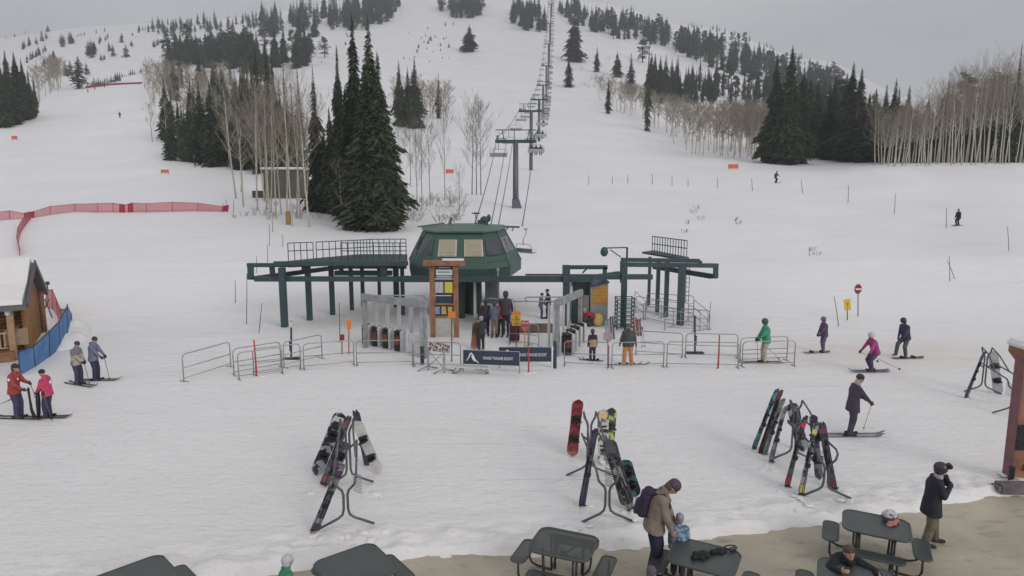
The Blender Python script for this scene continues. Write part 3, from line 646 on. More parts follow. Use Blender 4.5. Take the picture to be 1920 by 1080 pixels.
# ------------------------------------------------------------------ navy banners with the resort wordmark
def banner(xa, va, xb, vb, vfa, vfb, label, txt_off):
    a, b = at(xa, vfa), at(xb, vfb); d = (b - a); L = d.length; d.normalize(); u = V((0, 0, 1)); e = empty("banner", a, label, "banner", "navy resort banners")
    zt_, zb_ = P(xa, va, a.y).z, P(xa, vb, a.y).z; h = zt_ - zb_; mb = MB(); zo = V((0, 0, zb_ - a.z + h / 2))
    mb.bar(a + zo, b + zo, .03, h); mb.build("sheet", NAVY, e, world=True)
    mb = MB()
    mb.tube([a, a + u * (zt_ - a.z), b + u * (zt_ - a.z), b], .02, 6)
    mb.build("frame", GALV, e, world=True)
    n = V((d.y, -d.x, 0)); n = n if n.y < 0 else -n; mb = MB(); s = h
    put_text(mb, "GRAND TARGHEE RESORT", s * .30, a + d * L * .62 + zo + n * .022 - u * s * .03, d, u, depth=.003, sx=L * .62 / (s * .30 * 13.9))
    o = a + d * L * .02 + zo + n * .022
    def stroke(pts, w0):
        q = [o + d * x * s + u * z * s for x, z in pts]
        for i in range(len(q) - 1): mb.bar(q[i], q[i + 1], .006, s * w0[i], up=u)
    # mountain mark: one tall peak with a long right flank and an inner ridge
    def ribbon(l, r_):
        ps = [o + d * x * s + u * z * s for x, z in l] + [o + d * x * s + u * z * s for x, z in reversed(r_)]
        k = len(l)
        mb.add([p + n * .002 for p in ps], [(i, i + 1, 2 * k - 2 - i, 2 * k - 1 - i) for i in range(k - 1)])
    ribbon([(.12, -.26), (.28, -.02), (.40, .30), (.52, .34), (.66, .16), (.80, -.14), (1.04, -.38)], [(.18, -.24), (.36, -.02), (.46, .22), (.51, .25), (.60, .08), (.70, -.22), (1.00, -.40)])
    ribbon([(.50, .10), (.56, -.10), (.70, -.30)], [(.55, .16), (.64, -.06), (.74, -.28)])
    mb.build("lettering", WHITE, e, world=True)
banner(936, 651, 1036, 678, 690, 690, "navy resort banner with white wordmark, the rear one", 0)
banner(869, 656, 974, 682, 696, 700, "navy resort banner with white wordmark, the front one behind the bench", 0)
# ------------------------------------------------------------------ timber sign board
g = at(832, 632); Y = g.y; e = empty("sign_board", g, "tall timber framed information board with posters in front of the terminal", "sign board")
for px in (811, 855): b = P(px, 560, Y); mb = MB(); mb.box((b.x, Y, P(0, 494, Y).z / 2 - .05), (.23, .2, P(0, 494, Y).z + .0)); mb.build("post", WOODR, e, world=True)
mb = MB(); a, b = P(794, 493, Y - .1), P(872, 493, Y - .1); mb.bar(a, b, .4, .24); mb.add([], []); mb.build("cap_beam", WOODR, e, world=True)
mb = MB(); mb.bar((a.x + .9, Y - .1, a.z + .16), (b.x - .06, Y - .1, b.z + .16), .3, .07); mb.build("cap_snow", SNOWB, e, world=True)
def plate(x0, x1, v0, v1, m, name, dy=-.02, par=e):
    p, q = P(x0, v1, Y + dy), P(x1, v0, Y + dy); mb = MB(); mb.box(((p.x + q.x) / 2, Y + dy, (p.z + q.z) / 2), (q.x - p.x, .03, q.z - p.z)); return mb.build(name, m, par, world=True)
plate(817, 849, 498, 568, NAVY, "board", 0); plate(816, 850, 572, 592, NAVY, "lower_board", 0); plate(814, 852, 569, 572, WOODR, "shelf", -.1); plate(817, 848, 592, 596, WOODR, "rail", -.01); plate(814, 846, 597, 640, mat("pale lower panel", (.42, .41, .38), .6), "lower_panel", .02)
PW = mat("poster paper", (.55, .56, .56), .6, var=.05); PY = mat("yellow poster", (.55, .47, .06), .6, scale=9, var=.15); PB = mat("blue poster", (.16, .26, .42), .6, scale=8, var=.4); PO = mat("gold poster", (.52, .38, .10), .6, scale=9, alt=(.38, .24, .05), altpos=.5, altw=.1)
PG = mat("map poster", (.50, .52, .54), .6, scale=16, alt=(.30, .31, .33), altpos=.52, altw=.06)
p1 = plate(817.5, 848, 505.5, 516, PW, "poster", -.045); plate(816, 831, 529, 549, PG, "poster", -.045); plate(834, 848.5, 529, 549, PY, "poster", -.045)
plate(816, 824.5, 575, 589, PB, "poster", -.045); plate(828, 836.5, 575, 589, PO, "poster", -.045); plate(840, 848, 575, 589, PO, "poster", -.045)
mb = MB()
for (x0, x1, v0, v1) in [(822, 844, 501, 502.4), (818, 847, 518, 520), (815, 850, 522, 523.8), (816, 847, 553.5, 555)]:
    p, q = P(x0, v1, Y - .03), P(x1, v0, Y - .03); mb.box(((p.x + q.x) / 2, Y - .03, (p.z + q.z) / 2), (q.x - p.x, .01, q.z - p.z))
mb.build("text_strips", PW, e, world=True)
mb = MB(); p, q = P(821, 511, Y - .07), P(845, 509.5, Y - .07); mb.box(((p.x + q.x) / 2, Y - .065, (p.z + q.z) / 2), (q.x - p.x, .01, .035)); mb.build("text_strip", STEEL, e, world=True)
# attendant hut
g = at(1134, 610); Y = g.y; e = empty("attendant_hut", g, "small grey hut with an orange timber panel and slanted roof", "hut")
p, q = P(1117, 0, Y), P(1152, 0, Y); mb = MB(); zt_ = P(0, 531, Y).z; z2 = P(0, 539, Y).z
mb.prism([(p.x, Y, 0), (q.x, Y, 0), (q.x, Y, zt_), (p.x, Y, z2)], V((0, 0, 0)), V((-.1, 1.3, 0))); mb.build("walls", mat("grey siding", (.27, .275, .27), .7), e, world=True)
mb = MB(); mb.prism([(p.x - .08, Y - .12, z2 + .01), (q.x + .04, Y - .12, zt_ + .02), (q.x + .04, Y - .12, zt_ + .10), (p.x - .08, Y - .12, z2 + .09)], V((0, 0, 0)), V((-.1, 1.6, 0))); mb.build("roof", STEEL, e, world=True)
mb = MB(); zb_ = P(0, 571, Y).z
mb.prism([(p.x + .09, Y - .02, zb_), (q.x - .04, Y - .02, zb_), (q.x - .04, Y - .02, zt_ - .1), (p.x + .09, Y - .02, z2 - .08)], V((0, 0, 0)), V((0, .018, 0)))
for k in range(5): z = zb_ + (k + .5) * .19; mb.box(((p.x + q.x) / 2 + .02, Y - .025, z), (q.x - p.x - .14, .02, .012), mi=1)
mb.build("timber_panel", [mat("orange timber", (.42, .22, .045), .6, scale=2.5, var=.12), LOGD], e, world=True)
mb = MB(); mb.box((p.x - .22, Y + .3, zb_ * .75), (.3, .5, zb_ * 1.25)); mb.build("side_box", mat("taupe siding", (.2, .18, .165), .7), e, world=True)
# utility hut in the grove
g = at(520, 372); Y = g.y; e = empty("utility_hut", g, "brown grey utility hut with a snowy roof hidden in the aspens", "hut"); k = mpp(g)
mb = MB(); x0, x1 = P(494, 340, Y).x, P(566, 340, Y).x; zt_ = P(0, 318, Y).z; mb.box(((x0 + x1) / 2, Y + 1.8, (g.z - .5 + zt_) / 2), (x1 - x0, 3.6, zt_ - g.z + .5)); HB = mat("taupe boards", (.105, .092, .072), .8, scale=1.5, var=.15); mb.build("walls", HB, e, world=True)
mb = MB(); mb.box(((x0 + x1) / 2, Y + 1.8, zt_ + .18), (x1 - x0 + .8, 4.4, .35), bev=.15); mb.build("roof_snow", SNOW, e, world=True)
mb = MB(); xl = P(469, 340, Y).x; mb.box(((x0 + xl) / 2, Y + 1.5, g.z + .4), (x0 - xl, 2, 1.5)); mb.build("lean_to", mat("dark green boards", (.06, .065, .05), .8), e, world=True)
b = at(541, 421); mb = MB(); mb.box(b + V((0, 0, .75)), (.55, .4, 1.5), bev=.12); tag(mb.build("tree_pad", mat("mustard pad", (.30, .20, .06), .7), world=True, loc=b), "mustard coloured pad strapped round an aspen trunk", "pad")

# ------------------------------------------------------------------ log cabin on the left
CB = V((-19.75, 26.4, 0)); e = empty("log_cabin", CB, "golden log cabin with a snow covered roof and railed porch", "cabin", rz=R(30))
def lay(mb, p0, p1, n, z0, r_, mi=0):
    for i in range(n): z = z0 + i * r_ * 1.85; mb.tube([V(p0) + V((0, 0, z)), V(p1) + V((0, 0, z))], r_, 8, mi)
mb = MB(); lay(mb, (-.36, 1.6, 0), (-.36, 6.9, 0), 15, .15, .085); mb.box((-.36, 3.7, 2.75), (.1, 2.6, .9)); mb.build("gable_wall", LOG, e)
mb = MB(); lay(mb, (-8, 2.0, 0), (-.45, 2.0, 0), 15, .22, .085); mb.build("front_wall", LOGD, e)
mb = MB(); mb.box((-4.4, 1.9, 1.55), (5.4, .12, 1.1)); mb.build("window", GLASS, e)
for x in (-.65, -1.9): mb = MB(); mb.box((x, .45, 1.35), (.24 if x > -1 else .1, .22, 2.35), bev=.02); mb.build("post", mat("tan post", (.34, .22, .12), .7, var=.2), e)
mb = MB(); mb.box((-4.3, 1.1, .5), (7.4, 2.0, .12)); mb.box((-4.3, .2, .22), (7.4, .08, .5)); mb.build("porch_floor", WOODR, e)
mb = MB(); mb.bar((-8, .4, 1.30), (-.8, .4, 1.30), .1, .07); mb.bar((-8, .4, .68), (-.8, .4, .68), .07, .05)
for k in range(48): mb.bar((-.9 - k * .15, .4, .68), (-.9 - k * .15, .4, 1.3), .05)
mb.bar((-.6, .5, 1.30), (-.6, 1.9, 1.30), .1, .07); mb.bar((-.6, 1.2, .6), (-.6, 1.2, 1.3), .8, .04)
mb.build("porch_railing", mat("tan rail", (.36, .26, .17), .7), e)
sec = [(-.15, 2.50), (1.6, 2.92), (3.6, 3.85), (5.4, 2.85), (7.3, 2.02)]
mb = MB()
for (y0, z0), (y1, z1) in zip(sec, sec[1:]): mb.prism([(0, y0, z0), (0, y1, z1), (0, y1, z1 - .13), (0, y0, z0 - .13)], V((0, 0, 0)), V((-10, 0, 0)))
mb.box((-5, -.16, 2.38), (10, .08, .2)); mb.build("roof", mat("grey metal roof", (.10, .105, .11), .5), e)
mb = MB()
for i, ((y0, z0), (y1, z1)) in enumerate(list(zip(sec, sec[1:]))[:3]):
    mb.prism([(-.12, y0, z0 + .005), (-.12, y1, z1 + .005), (-.12, y1, z1 + .24), (-.12, y0, z0 + .20)], V((0, 0, 0)), V((-9.8, 0, 0)))
sn = mb.build("roof_snow", SNOW, e)
mb = MB(); mb.bar((.03, -.1, 2.45), (.03, 3.65, 3.8), .06, .24); mb.bar((.03, 3.6, 3.85), (.03, 7.3, 2.0), .06, .26); mb.build("bargeboard", mat("purple brown fascia", (.10, .075, .10), .6), e)
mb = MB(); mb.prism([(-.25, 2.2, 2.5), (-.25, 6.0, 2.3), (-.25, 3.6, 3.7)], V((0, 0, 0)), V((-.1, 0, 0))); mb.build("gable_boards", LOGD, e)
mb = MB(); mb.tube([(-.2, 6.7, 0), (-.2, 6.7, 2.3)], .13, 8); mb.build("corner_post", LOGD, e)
mb = MB(); mb.box((-2.1, .15, 2.1), (.26, .05, .3)); mb.ell((-1.05, -.22, 2.42), (.11, .11, .11)); mb.ell((-.7, .3, 2.15), (.1, .1, .14)); mb.build("porch_lights", WHITE, e)
# snow bank beside the cabin
mb = MB(); r_ = random.Random(3); n = 26; vs = []
for j in range(n):
    for i in range(n):
        u, v_ = i / (n - 1) * 2 - 1, j / (n - 1) * 2 - 1; hgt = max(0, 1 - (u * u + v_ * v_)) ** .8 * .8; x, y = u * 1.1, v_ * 4.0
        vs.append((x, y, hgt * (1 + .35 * noise.noise(V((x * 1.3, y * 1.3, 4)))) - .12))
mb.add(vs, [(j*n+i, j*n+i+1, (j+1)*n+i+1, (j+1)*n+i) for j in range(n - 1) for i in range(n - 1)], 0, True)
p = at(72, 640); tag(mb.build("snow_bank", SNOW, loc=(p.x + .55, p.y + 1.2, 0), rz=R(27)), "heaped snow bank between the cabin and the blue net", "snow bank", kind="structure")
mb = MB(); p = at(86, 610)
for a_, b_ in ((P(84, 561, p.y), P(98, 596, p.y)), (P(92, 561, p.y), P(78, 592, p.y))): mb.tube([a_, b_], .03, 6)
tag(mb.build("crossed_poles", BAMB, world=True, loc=p), "two dark poles crossed in the snow bank behind the cabin", "poles")
b = at(90, 575); mb = MB(); mb.tube([b, P(89, 533, b.y)], .03, 6); mb.ell(P(89, 531, b.y), (.12, .12, .12)); tag(mb.build("small_lamp", STEEL, world=True, loc=b), "small round lamp on a stalk behind the cabin gable", "lamp")

# ------------------------------------------------------------------ netting
def netting(name, col, pitch=9., gap=.4):
    m = mat(name, col, .7, var=.12, scale=1.5, alpha=(pitch, gap)); return m
NR = netting("pink red netting", (.50, .10, .12), 30., .42); NR2 = mat("dark red netting", (.33, .03, .05), .7, var=.2)
NB = netting("blue netting", (.07, .19, .42), 30., .66); NP = netting("pink netting", (.50, .16, .17), 30., .42)
def net(name, bases, tops, m, label, cat="net fence", poles=True, dark=(), group=None, logo=False):
    ps = [at(*b) for b in bases]; ts = [P(t[0], t[1], p.y) for t, p in zip(tops, ps)]
    e = empty(name, ps[0], label, cat, group); mb = MB(); th = V((0, .02, 0))
    for i in range(len(ps) - 1):
        if i in dark: continue
        mb.add([ps[i], ps[i + 1], ts[i + 1], ts[i]], [(0, 1, 2, 3)]); mb.add([ps[i] + th, ps[i + 1] + th, ts[i + 1] + th, ts[i] + th], [(3, 2, 1, 0)])
    mb.build("netting", m, e, world=True)
    for i in dark:
        mb = MB(); mb.prism([ps[i], ps[i + 1], ts[i + 1] + V((0, 0, .06)), ts[i] + V((0, 0, .06))], V((0, -.03, 0)), V((0, .0, 0))); mb.build("overlap_panel", NR2, e, world=True)
    mb = MB()
    for i in range(len(ps) - 1): mb.bar(ts[i], ts[i + 1], .03 + mpp(ps[0]) * .3)
    if poles:
        for a, b in zip(ps, ts): mb.tube([a, a.lerp(b, 1.06)], .02 + mpp(a) * .2, 5)
    mb.build("cords", NR2 if m in (NR, NP) else NAVY, e, world=True)
    return e, ps, ts
net("safety_net", [(-6,414),(18,411.5),(46,410),(64,408.5),(94,403),(140,397),(183,398.5),(212,398),(224,398.5),(234,398.5),(240,398.5),(250,398),(275,398),(323,397),(371,396),(418,397),(427,397)],
    [(-6,398),(18,395),(45,400),(64,396.5),(94,387),(140,382.5),(183,381.5),(212,380.5),(224,383),(234,384),(240,383),(249,380.5),(275,381.5),(323,379),(371,380.5),(418,387),(429,385)], NR, "long sagging pink red net across the left slope", dark=(2, 8, 10, 15))
net("safety_net", [(58,411),(47,424),(38,440),(35,458),(37,479)], [(54,397),(42,411),(33,428),(31,446),(37,466)], NR, "short red net strip running downhill from the long pink net")
net("safety_net", [(160,165.5),(190,162),(215,159.5),(240,158),(266,157.5)], [(160,162),(190,158.5),(215,156),(240,155),(266,154)], NR2, "thin far red fence along the left crest")
e, ps, ts = net("blue_net", [(38,703),(66,688),(93,669),(112,654),(126,640),(135,620)], [(34,660),(62,650),(92,622),(110,604),(126,574),(134,590)], NB, "blue mesh net with a white mark curving round the cabin")
mb = MB(); q = lambda a, b_: ps[0].lerp(ps[2], a).lerp(ts[0].lerp(ts[2], a), b_) + V((.02, -.04, 0))
for l in ([(.42,.42),(.50,.62),(.58,.66),(.60,.52),(.58,.40)], [(.50,.50),(.55,.50),(.60,.34),(.68,.44)], [(.66,.40),(.78,.36),(.90,.46)]): mb.tube([q(*x) for x in l], .022, 5)
mb.build("logo", WHITE, e, world=True)
net("pink_net", [(86,575),(98,580),(110,598),(120,612),(130,618)], [(87,543),(98,544),(106,563),(113,580),(125,580)], NP, "pink net behind the log cabin and the blue net")
for (x, v, w_, h_, l) in [(27,258,10,6,"small orange banner at the far left of the piste"),(309,321,14,6,"small faded orange banner under the left spires"),(843,321,14,7,"small orange banner among the bare trees right of the clump"),(1375,312,18,8,"small orange banner at the foot of the right aspens")]:
    b = at(x, v + h_ / 2 + 2); k = mpp(b); e = empty("slow_banner", b, l, "banner"); a, c = P(x - w_ / 2, v, b.y), P(x + w_ / 2, v, b.y)
    mb = MB(); mb.bar(a, c, .04, h_ * k); mb.build("sheet", mat("orange mesh banner", (.62, .13, .06), .6), e, world=True)
    mb = MB()
    for p in (a, c): mb.tube([(p.x, p.y, b.z - .2), p + V((0, 0, h_ * k * .6))], .03 + k * .1, 5)
    mb.build("poles", BAMB, e, world=True)
# ------------------------------------------------------------------ chairlift line
TOWST = mat("tower blue grey", (.12, .125, .15), .5, .2, var=.12, scale=.6)
CHST = mat("chair steel", (.30, .305, .32), .45, .4); SEATM = mat("chair seat", (.36, .36, .38), .6, var=.1); ROPE = mat("haul rope", (.10, .10, .11), .6)
TW = [(967, 263, 90, 5.0), (996, 207, 146, 4.9), (1011, 186, 214, 4.9), (1018.5, 159, 292, 4.9), (1024.5, 123, 372, 4.9), (1028.5, 82, 452, 4.9), (1031, 44, 560, 4.9), (1033, 8, 700, 4.9), (1035, -30, 880, 4.9)]
lpts, rpts = [P(889, 424, 39), ], [P(979, 424, 39)]
CHW = 2.4
names = ["nearest lift tower with a stepped foot above the terminal", "second lift tower up the line, post rising behind the nearest one", "third lift tower up the line", "fourth lift tower up the line", "fifth lift tower up the line", "sixth lift tower up the line", "seventh lift tower up the line near the ridge wood", "eighth lift tower up the line between the ridge firs", "last small lift tower at the top of the picture"]
for i, (px, v, Y, wd) in enumerate(TW):
    c = P(px, v, Y); g = G(c.x, Y); e = empty("lift_tower", g, names[i], "lift tower", "towers of the chairlift"); k = max(1, Y / 150)
    mb = MB(); mb.tube([(g.x, g.y, g.z - 1), (g.x, g.y, c.z - .2)], [.42 if i == 0 else .40 * k ** .3, .34 * k ** .3], 12); mb.build("post", TOWST, e, world=True)
    if i == 0: mb = MB(); mb.box((g.x, g.y, g.z + .55), (1.0, 1.0, 1.3), bev=.05); mb.prism([(g.x + .5, g.y - .5, g.z - .1), (g.x + .85, g.y - .5, g.z - .1), (g.x + .5, g.y - .5, g.z + 1.1)], V((0, 0, 0)), V((0, 1, 0))); mb.build("pad", TOWST, e, world=True)
    mb = MB(); hw = wd / 2; mb.box((c.x, Y, c.z - .15), (wd + .5, .35 * k ** .5, .42)); mb.build("cross_arm", STEEL, e, world=True)
    mb = MB(); t = c.z + 1.35
    mb.box((c.x, Y, t), (wd + .4, .12 * k, .12 * k ** .5))
    for s in (-1, 1): mb.bar((c.x + s * hw * .62, Y, c.z), (c.x + s * hw * .72, Y, t), .12 * k ** .5)
    mb.bar((c.x - .2, Y, c.z), (c.x - .2, Y, t), .1)
    mb.build("lifting_frame", STEEL, e, world=True)
    if i < 5:
        for s in (-1, 1):
            mb = MB(); x = c.x + s * hw; sl_ = .22
            for q in range(-3, 4): mb.tube([(x - .08, Y + q * .5, c.z + .25 + q * .5 * sl_), (x + .08, Y + q * .5, c.z + .25 + q * .5 * sl_)], .2, 8)
            mb.bar((x, Y - 1.7, c.z + .0), (x, Y + 1.7, c.z + .0 + 3.4 * sl_ * .5), .1, .2); mb.build("sheave_train", STEEL, e, world=True)
            mb = MB(); mb.box((c.x + s * hw * .72, Y - .3, c.z + .18), (hw * .5, .5, .06)); mb.bar((c.x + s * hw * .5, Y - .5, c.z + .9), (c.x + s * hw * .95, Y - .5, c.z + .9), .05); mb.build("catwalk", STEEL, e, world=True)
    lpts.append(V((c.x - hw, Y, c.z + .42))); rpts.append(V((c.x + hw, Y, c.z + .42)))
def sagged(pts, seg=10, sag=.012):
    out = []
    for a, b in zip(pts, pts[1:]):
        L = (b - a).length
        for k in range(seg): t = k / seg; p = a.lerp(b, t); p.z -= sag * L * 4 * t * (1 - t); out.append(p)
    out.append(pts[-1]); return out
LS, RS = sagged(lpts), sagged(rpts)
for S, l in ((LS, "haul rope on the left side coming down the mountain"), (RS, "haul rope on the right side climbing the mountain")):
    mb = MB(); mb.tube(S, [.03 + .00012 * p.y for p in S], 5); tag(mb.build("haul_rope", ROPE, world=True, loc=S[0]), l, "cable")
for a, b, l in ((P(950, 262, 90), P(920, 424, 40), "thin communication line left of the first tower"), (P(962, 262, 90), P(933, 430, 40), "thin communication line touching the first tower post")):
    S = sagged([a, b], 12, .006); mb = MB(); mb.tube(S, .035, 5); tag(mb.build("comm_line", ROPE, world=True, loc=a), l, "cable")
def rope_at(S, Y):
    for a, b in zip(S, S[1:]):
        if a.y <= Y <= b.y: return a.lerp(b, (Y - a.y) / (b.y - a.y))
def make_chair(loc, rz=0, label="", group="chairs on the lift"):
    e = empty("lift_chair", loc, label, "lift chair", group, rz); W = 2.1; h = 2.6      # origin at the grip
    mb = MB(); mb.tube([(0, 0, 0), (0, -.05, -.5), (0, .38, -1.1), (0, .38, -h + .9)], .045, 6); mb.box((0, 0, .02), (.14, .34, .16)); mb.build("hanger", CHST, e)
    mb = MB(); z0, z1 = -h, -h + .75
    for s in (-1, 1): mb.tube([(0, .38, -h + .95), (s * .5, .38, -h + 1.0), (s * W * .44, .36, -h + .92), (s * W * .5, .32, -h + .7), (s * W * .5, .2, -h + .1), (s * W * .5, -.42, -h + .05), (s * W * .5, -.45, -h + .02)], .03, 6)
    mb.tube([(-W * .5, -.4, -h + .32), (W * .5, -.4, -h + .32)], .022, 6)
    mb.build("frame", CHST, e)
    mb = MB(); mb.box((0, -.12, -h), (W * .96, .52, .09), bev=.03); mb.build("seat", SEATM, e)
    mb = MB(); mb.box((0, .22, -h + .29), (W * .96, .09, .42), Matrix.Rotation(R(-12), 3, 'X'), bev=.03); mb.build("backrest", SEATM, e)
    return e
ch0 = make_chair((0, 0, 0), 0, "x"); CHAIRS = []
def put_chair(S, Y, label, rz=0, group="chairs on the lift"):
    p = rope_at(S, Y); c = copy_tree(ch0, label, group=group); c.location = p; c.scale = (1.12, 1.12, 1.06); c.rotation_euler[2] = rz; CHAIRS.append(c); return c, p
lab = {92: "large empty chair left of the nearest tower", 108: "empty chair left of the line, second from the bottom", 122: "empty chair on the left rope, third from the bottom"}
for Y in (92, 112, 132): put_chair(LS, Y, {92: "empty chair hanging lowest on the left rope, beside the nearest tower", 112: "empty chair on the left rope, second from the bottom", 132: "empty chair on the left rope, third from the bottom"}[Y])
Y = 152
while Y < 860: put_chair(LS, Y, "small empty chair coming down the left rope beyond the second tower", 0, "far chairs on the left rope"); Y += 20
RIDE = []
c_, p_ = put_chair(RS, 98, "occupied chair lowest on the right rope, three riders seen from behind", pi); RIDE.append((p_, 3))
c_, p_ = put_chair(RS, 122, "occupied chair on the right rope, second from the bottom", pi); RIDE.append((p_, 2))
c_, p_ = put_chair(RS, 140, "chair on the right rope, third from the bottom", pi); RIDE.append((p_, 1))
Y = 160; i = 0
while Y < 860:
    c_, p_ = put_chair(RS, Y, "small chair climbing the right rope beyond the second tower", pi, "far chairs on the right rope"); i += 1
    if i % 3 != 1 and Y < 420: RIDE.append((p_, 3))
    Y += 20
# chair in the terminal and one leaving it
c = copy_tree(ch0, "chair at the loading spot inside the terminal, behind the waiting skiers"); p = at(930, 622); c.location = (P(932, 0, p.y + 1.5).x, p.y + 1.5, 3.05); c.rotation_euler[2] = 0; c.scale = (.85, .85, .95)
c = copy_tree(ch0, "pale chair just leaving the back of the terminal"); c.location = P(986, 430, 40.5); c.rotation_euler[2] = pi * .75; c.scale = (.62, .62, .55)
for o in list(ch0.children): bpy.data.objects.remove(o)
bpy.data.objects.remove(ch0)
# ------------------------------------------------------------------ people
DG = None
def voxel(mb, size, name, mats, parent, smooth=3, face=None):
    ob = mb.build(name, mats[:1] if face else mats)
    m = ob.modifiers.new("r", 'REMESH'); m.mode = 'VOXEL'; m.voxel_size = size; m.use_smooth_shade = True
    m = ob.modifiers.new("s", 'SMOOTH'); m.factor = .5; m.iterations = smooth
    dg = bpy.context.evaluated_depsgraph_get(); dg.update()
    me = bpy.data.meshes.new_from_object(ob.evaluated_get(dg)); bpy.data.objects.remove(ob)
    me.materials.clear()
    for q in mats: me.materials.append(q)
    if face:
        for p in me.polygons: p.material_index = face(p.center)
    o = bpy.data.objects.new(name, me); COL.objects.link(o); o.parent = parent; return o
def ik(a, b, l1, l2, pole):
    a, b = V(a), V(b); d = b - a; L = min(d.length, (l1 + l2) * .998); d.normalize(); b = a + d * L
    x = (l1 * l1 - l2 * l2 + L * L) / (2 * L); h = sqrt(max(0, l1 * l1 - x * x)); p = V(pole); p = (p - d * p.dot(d)).normalized()
    return a + d * x + p * h, b
SKIN = mat("skin", (.42, .24, .17), .55, var=.06); EYE = mat("eyes and brows", (.04, .025, .02), .5); LIP = mat("lips", (.32, .12, .10), .5)
COATS = {}
def cloth(col, name="cloth", alt=None):
    k = "%s %.3f %.3f %.3f" % (name, *col)
    if alt: return mat(k + " pattern", col, .8, scale=9, alt=alt, altpos=.5, altw=.05, bump=.3, bscale=30)
    return mat(k, col, .8, var=.26, scale=6, bump=.9, bscale=14)
def hand_mesh(mb, w, d, palm, s, side, curl=.9, grow=1.):
    """five unequal fingers and a thumb leaving the side of the palm; d points along the hand, palm is the palm normal"""
    d = V(d).normalized(); n = V(palm); n = (n - d * n.dot(d)).normalized(); a = d.cross(n) * side
    g = grow; c = V(w)
    mb.ell(c + d * .045 * s, (.045 * s * g, .038 * s * g, .016 * s * g), Matrix((d, a, n)).transposed(), 10, 6)
    for k, (o, L) in enumerate(((-.028, .066), (-.009, .075), (.010, .070), (.028, .055))):
        p = c + (d * .082 + a * o) * s; dd = V(d); q = [p]
        for j, f in enumerate((.45, .32, .23)):
            an = curl * (.5 + .35 * j) * (1 + .08 * k); dd = (d * cos(an) + n * sin(an)); p = p + dd * L * f * s * 1.05; q.append(p)
        mb.tube(q, [.0088 * s * g, .0085 * s * g, .008 * s * g, .006 * s * g], 6)
    p = c + (d * .02 - a * .034) * s; t = [p, p + (d * .6 - a * .7 + n * .35).normalized() * .032 * s, p + (d * .6 - a * .7 + n * .35).normalized() * .032 * s + (d * .85 - a * .1 + n * .6).normalized() * .03 * s]
    mb.tube(t, [.011 * s * g, .010 * s * g, .008 * s * g], 6)
PEOPLE = {}
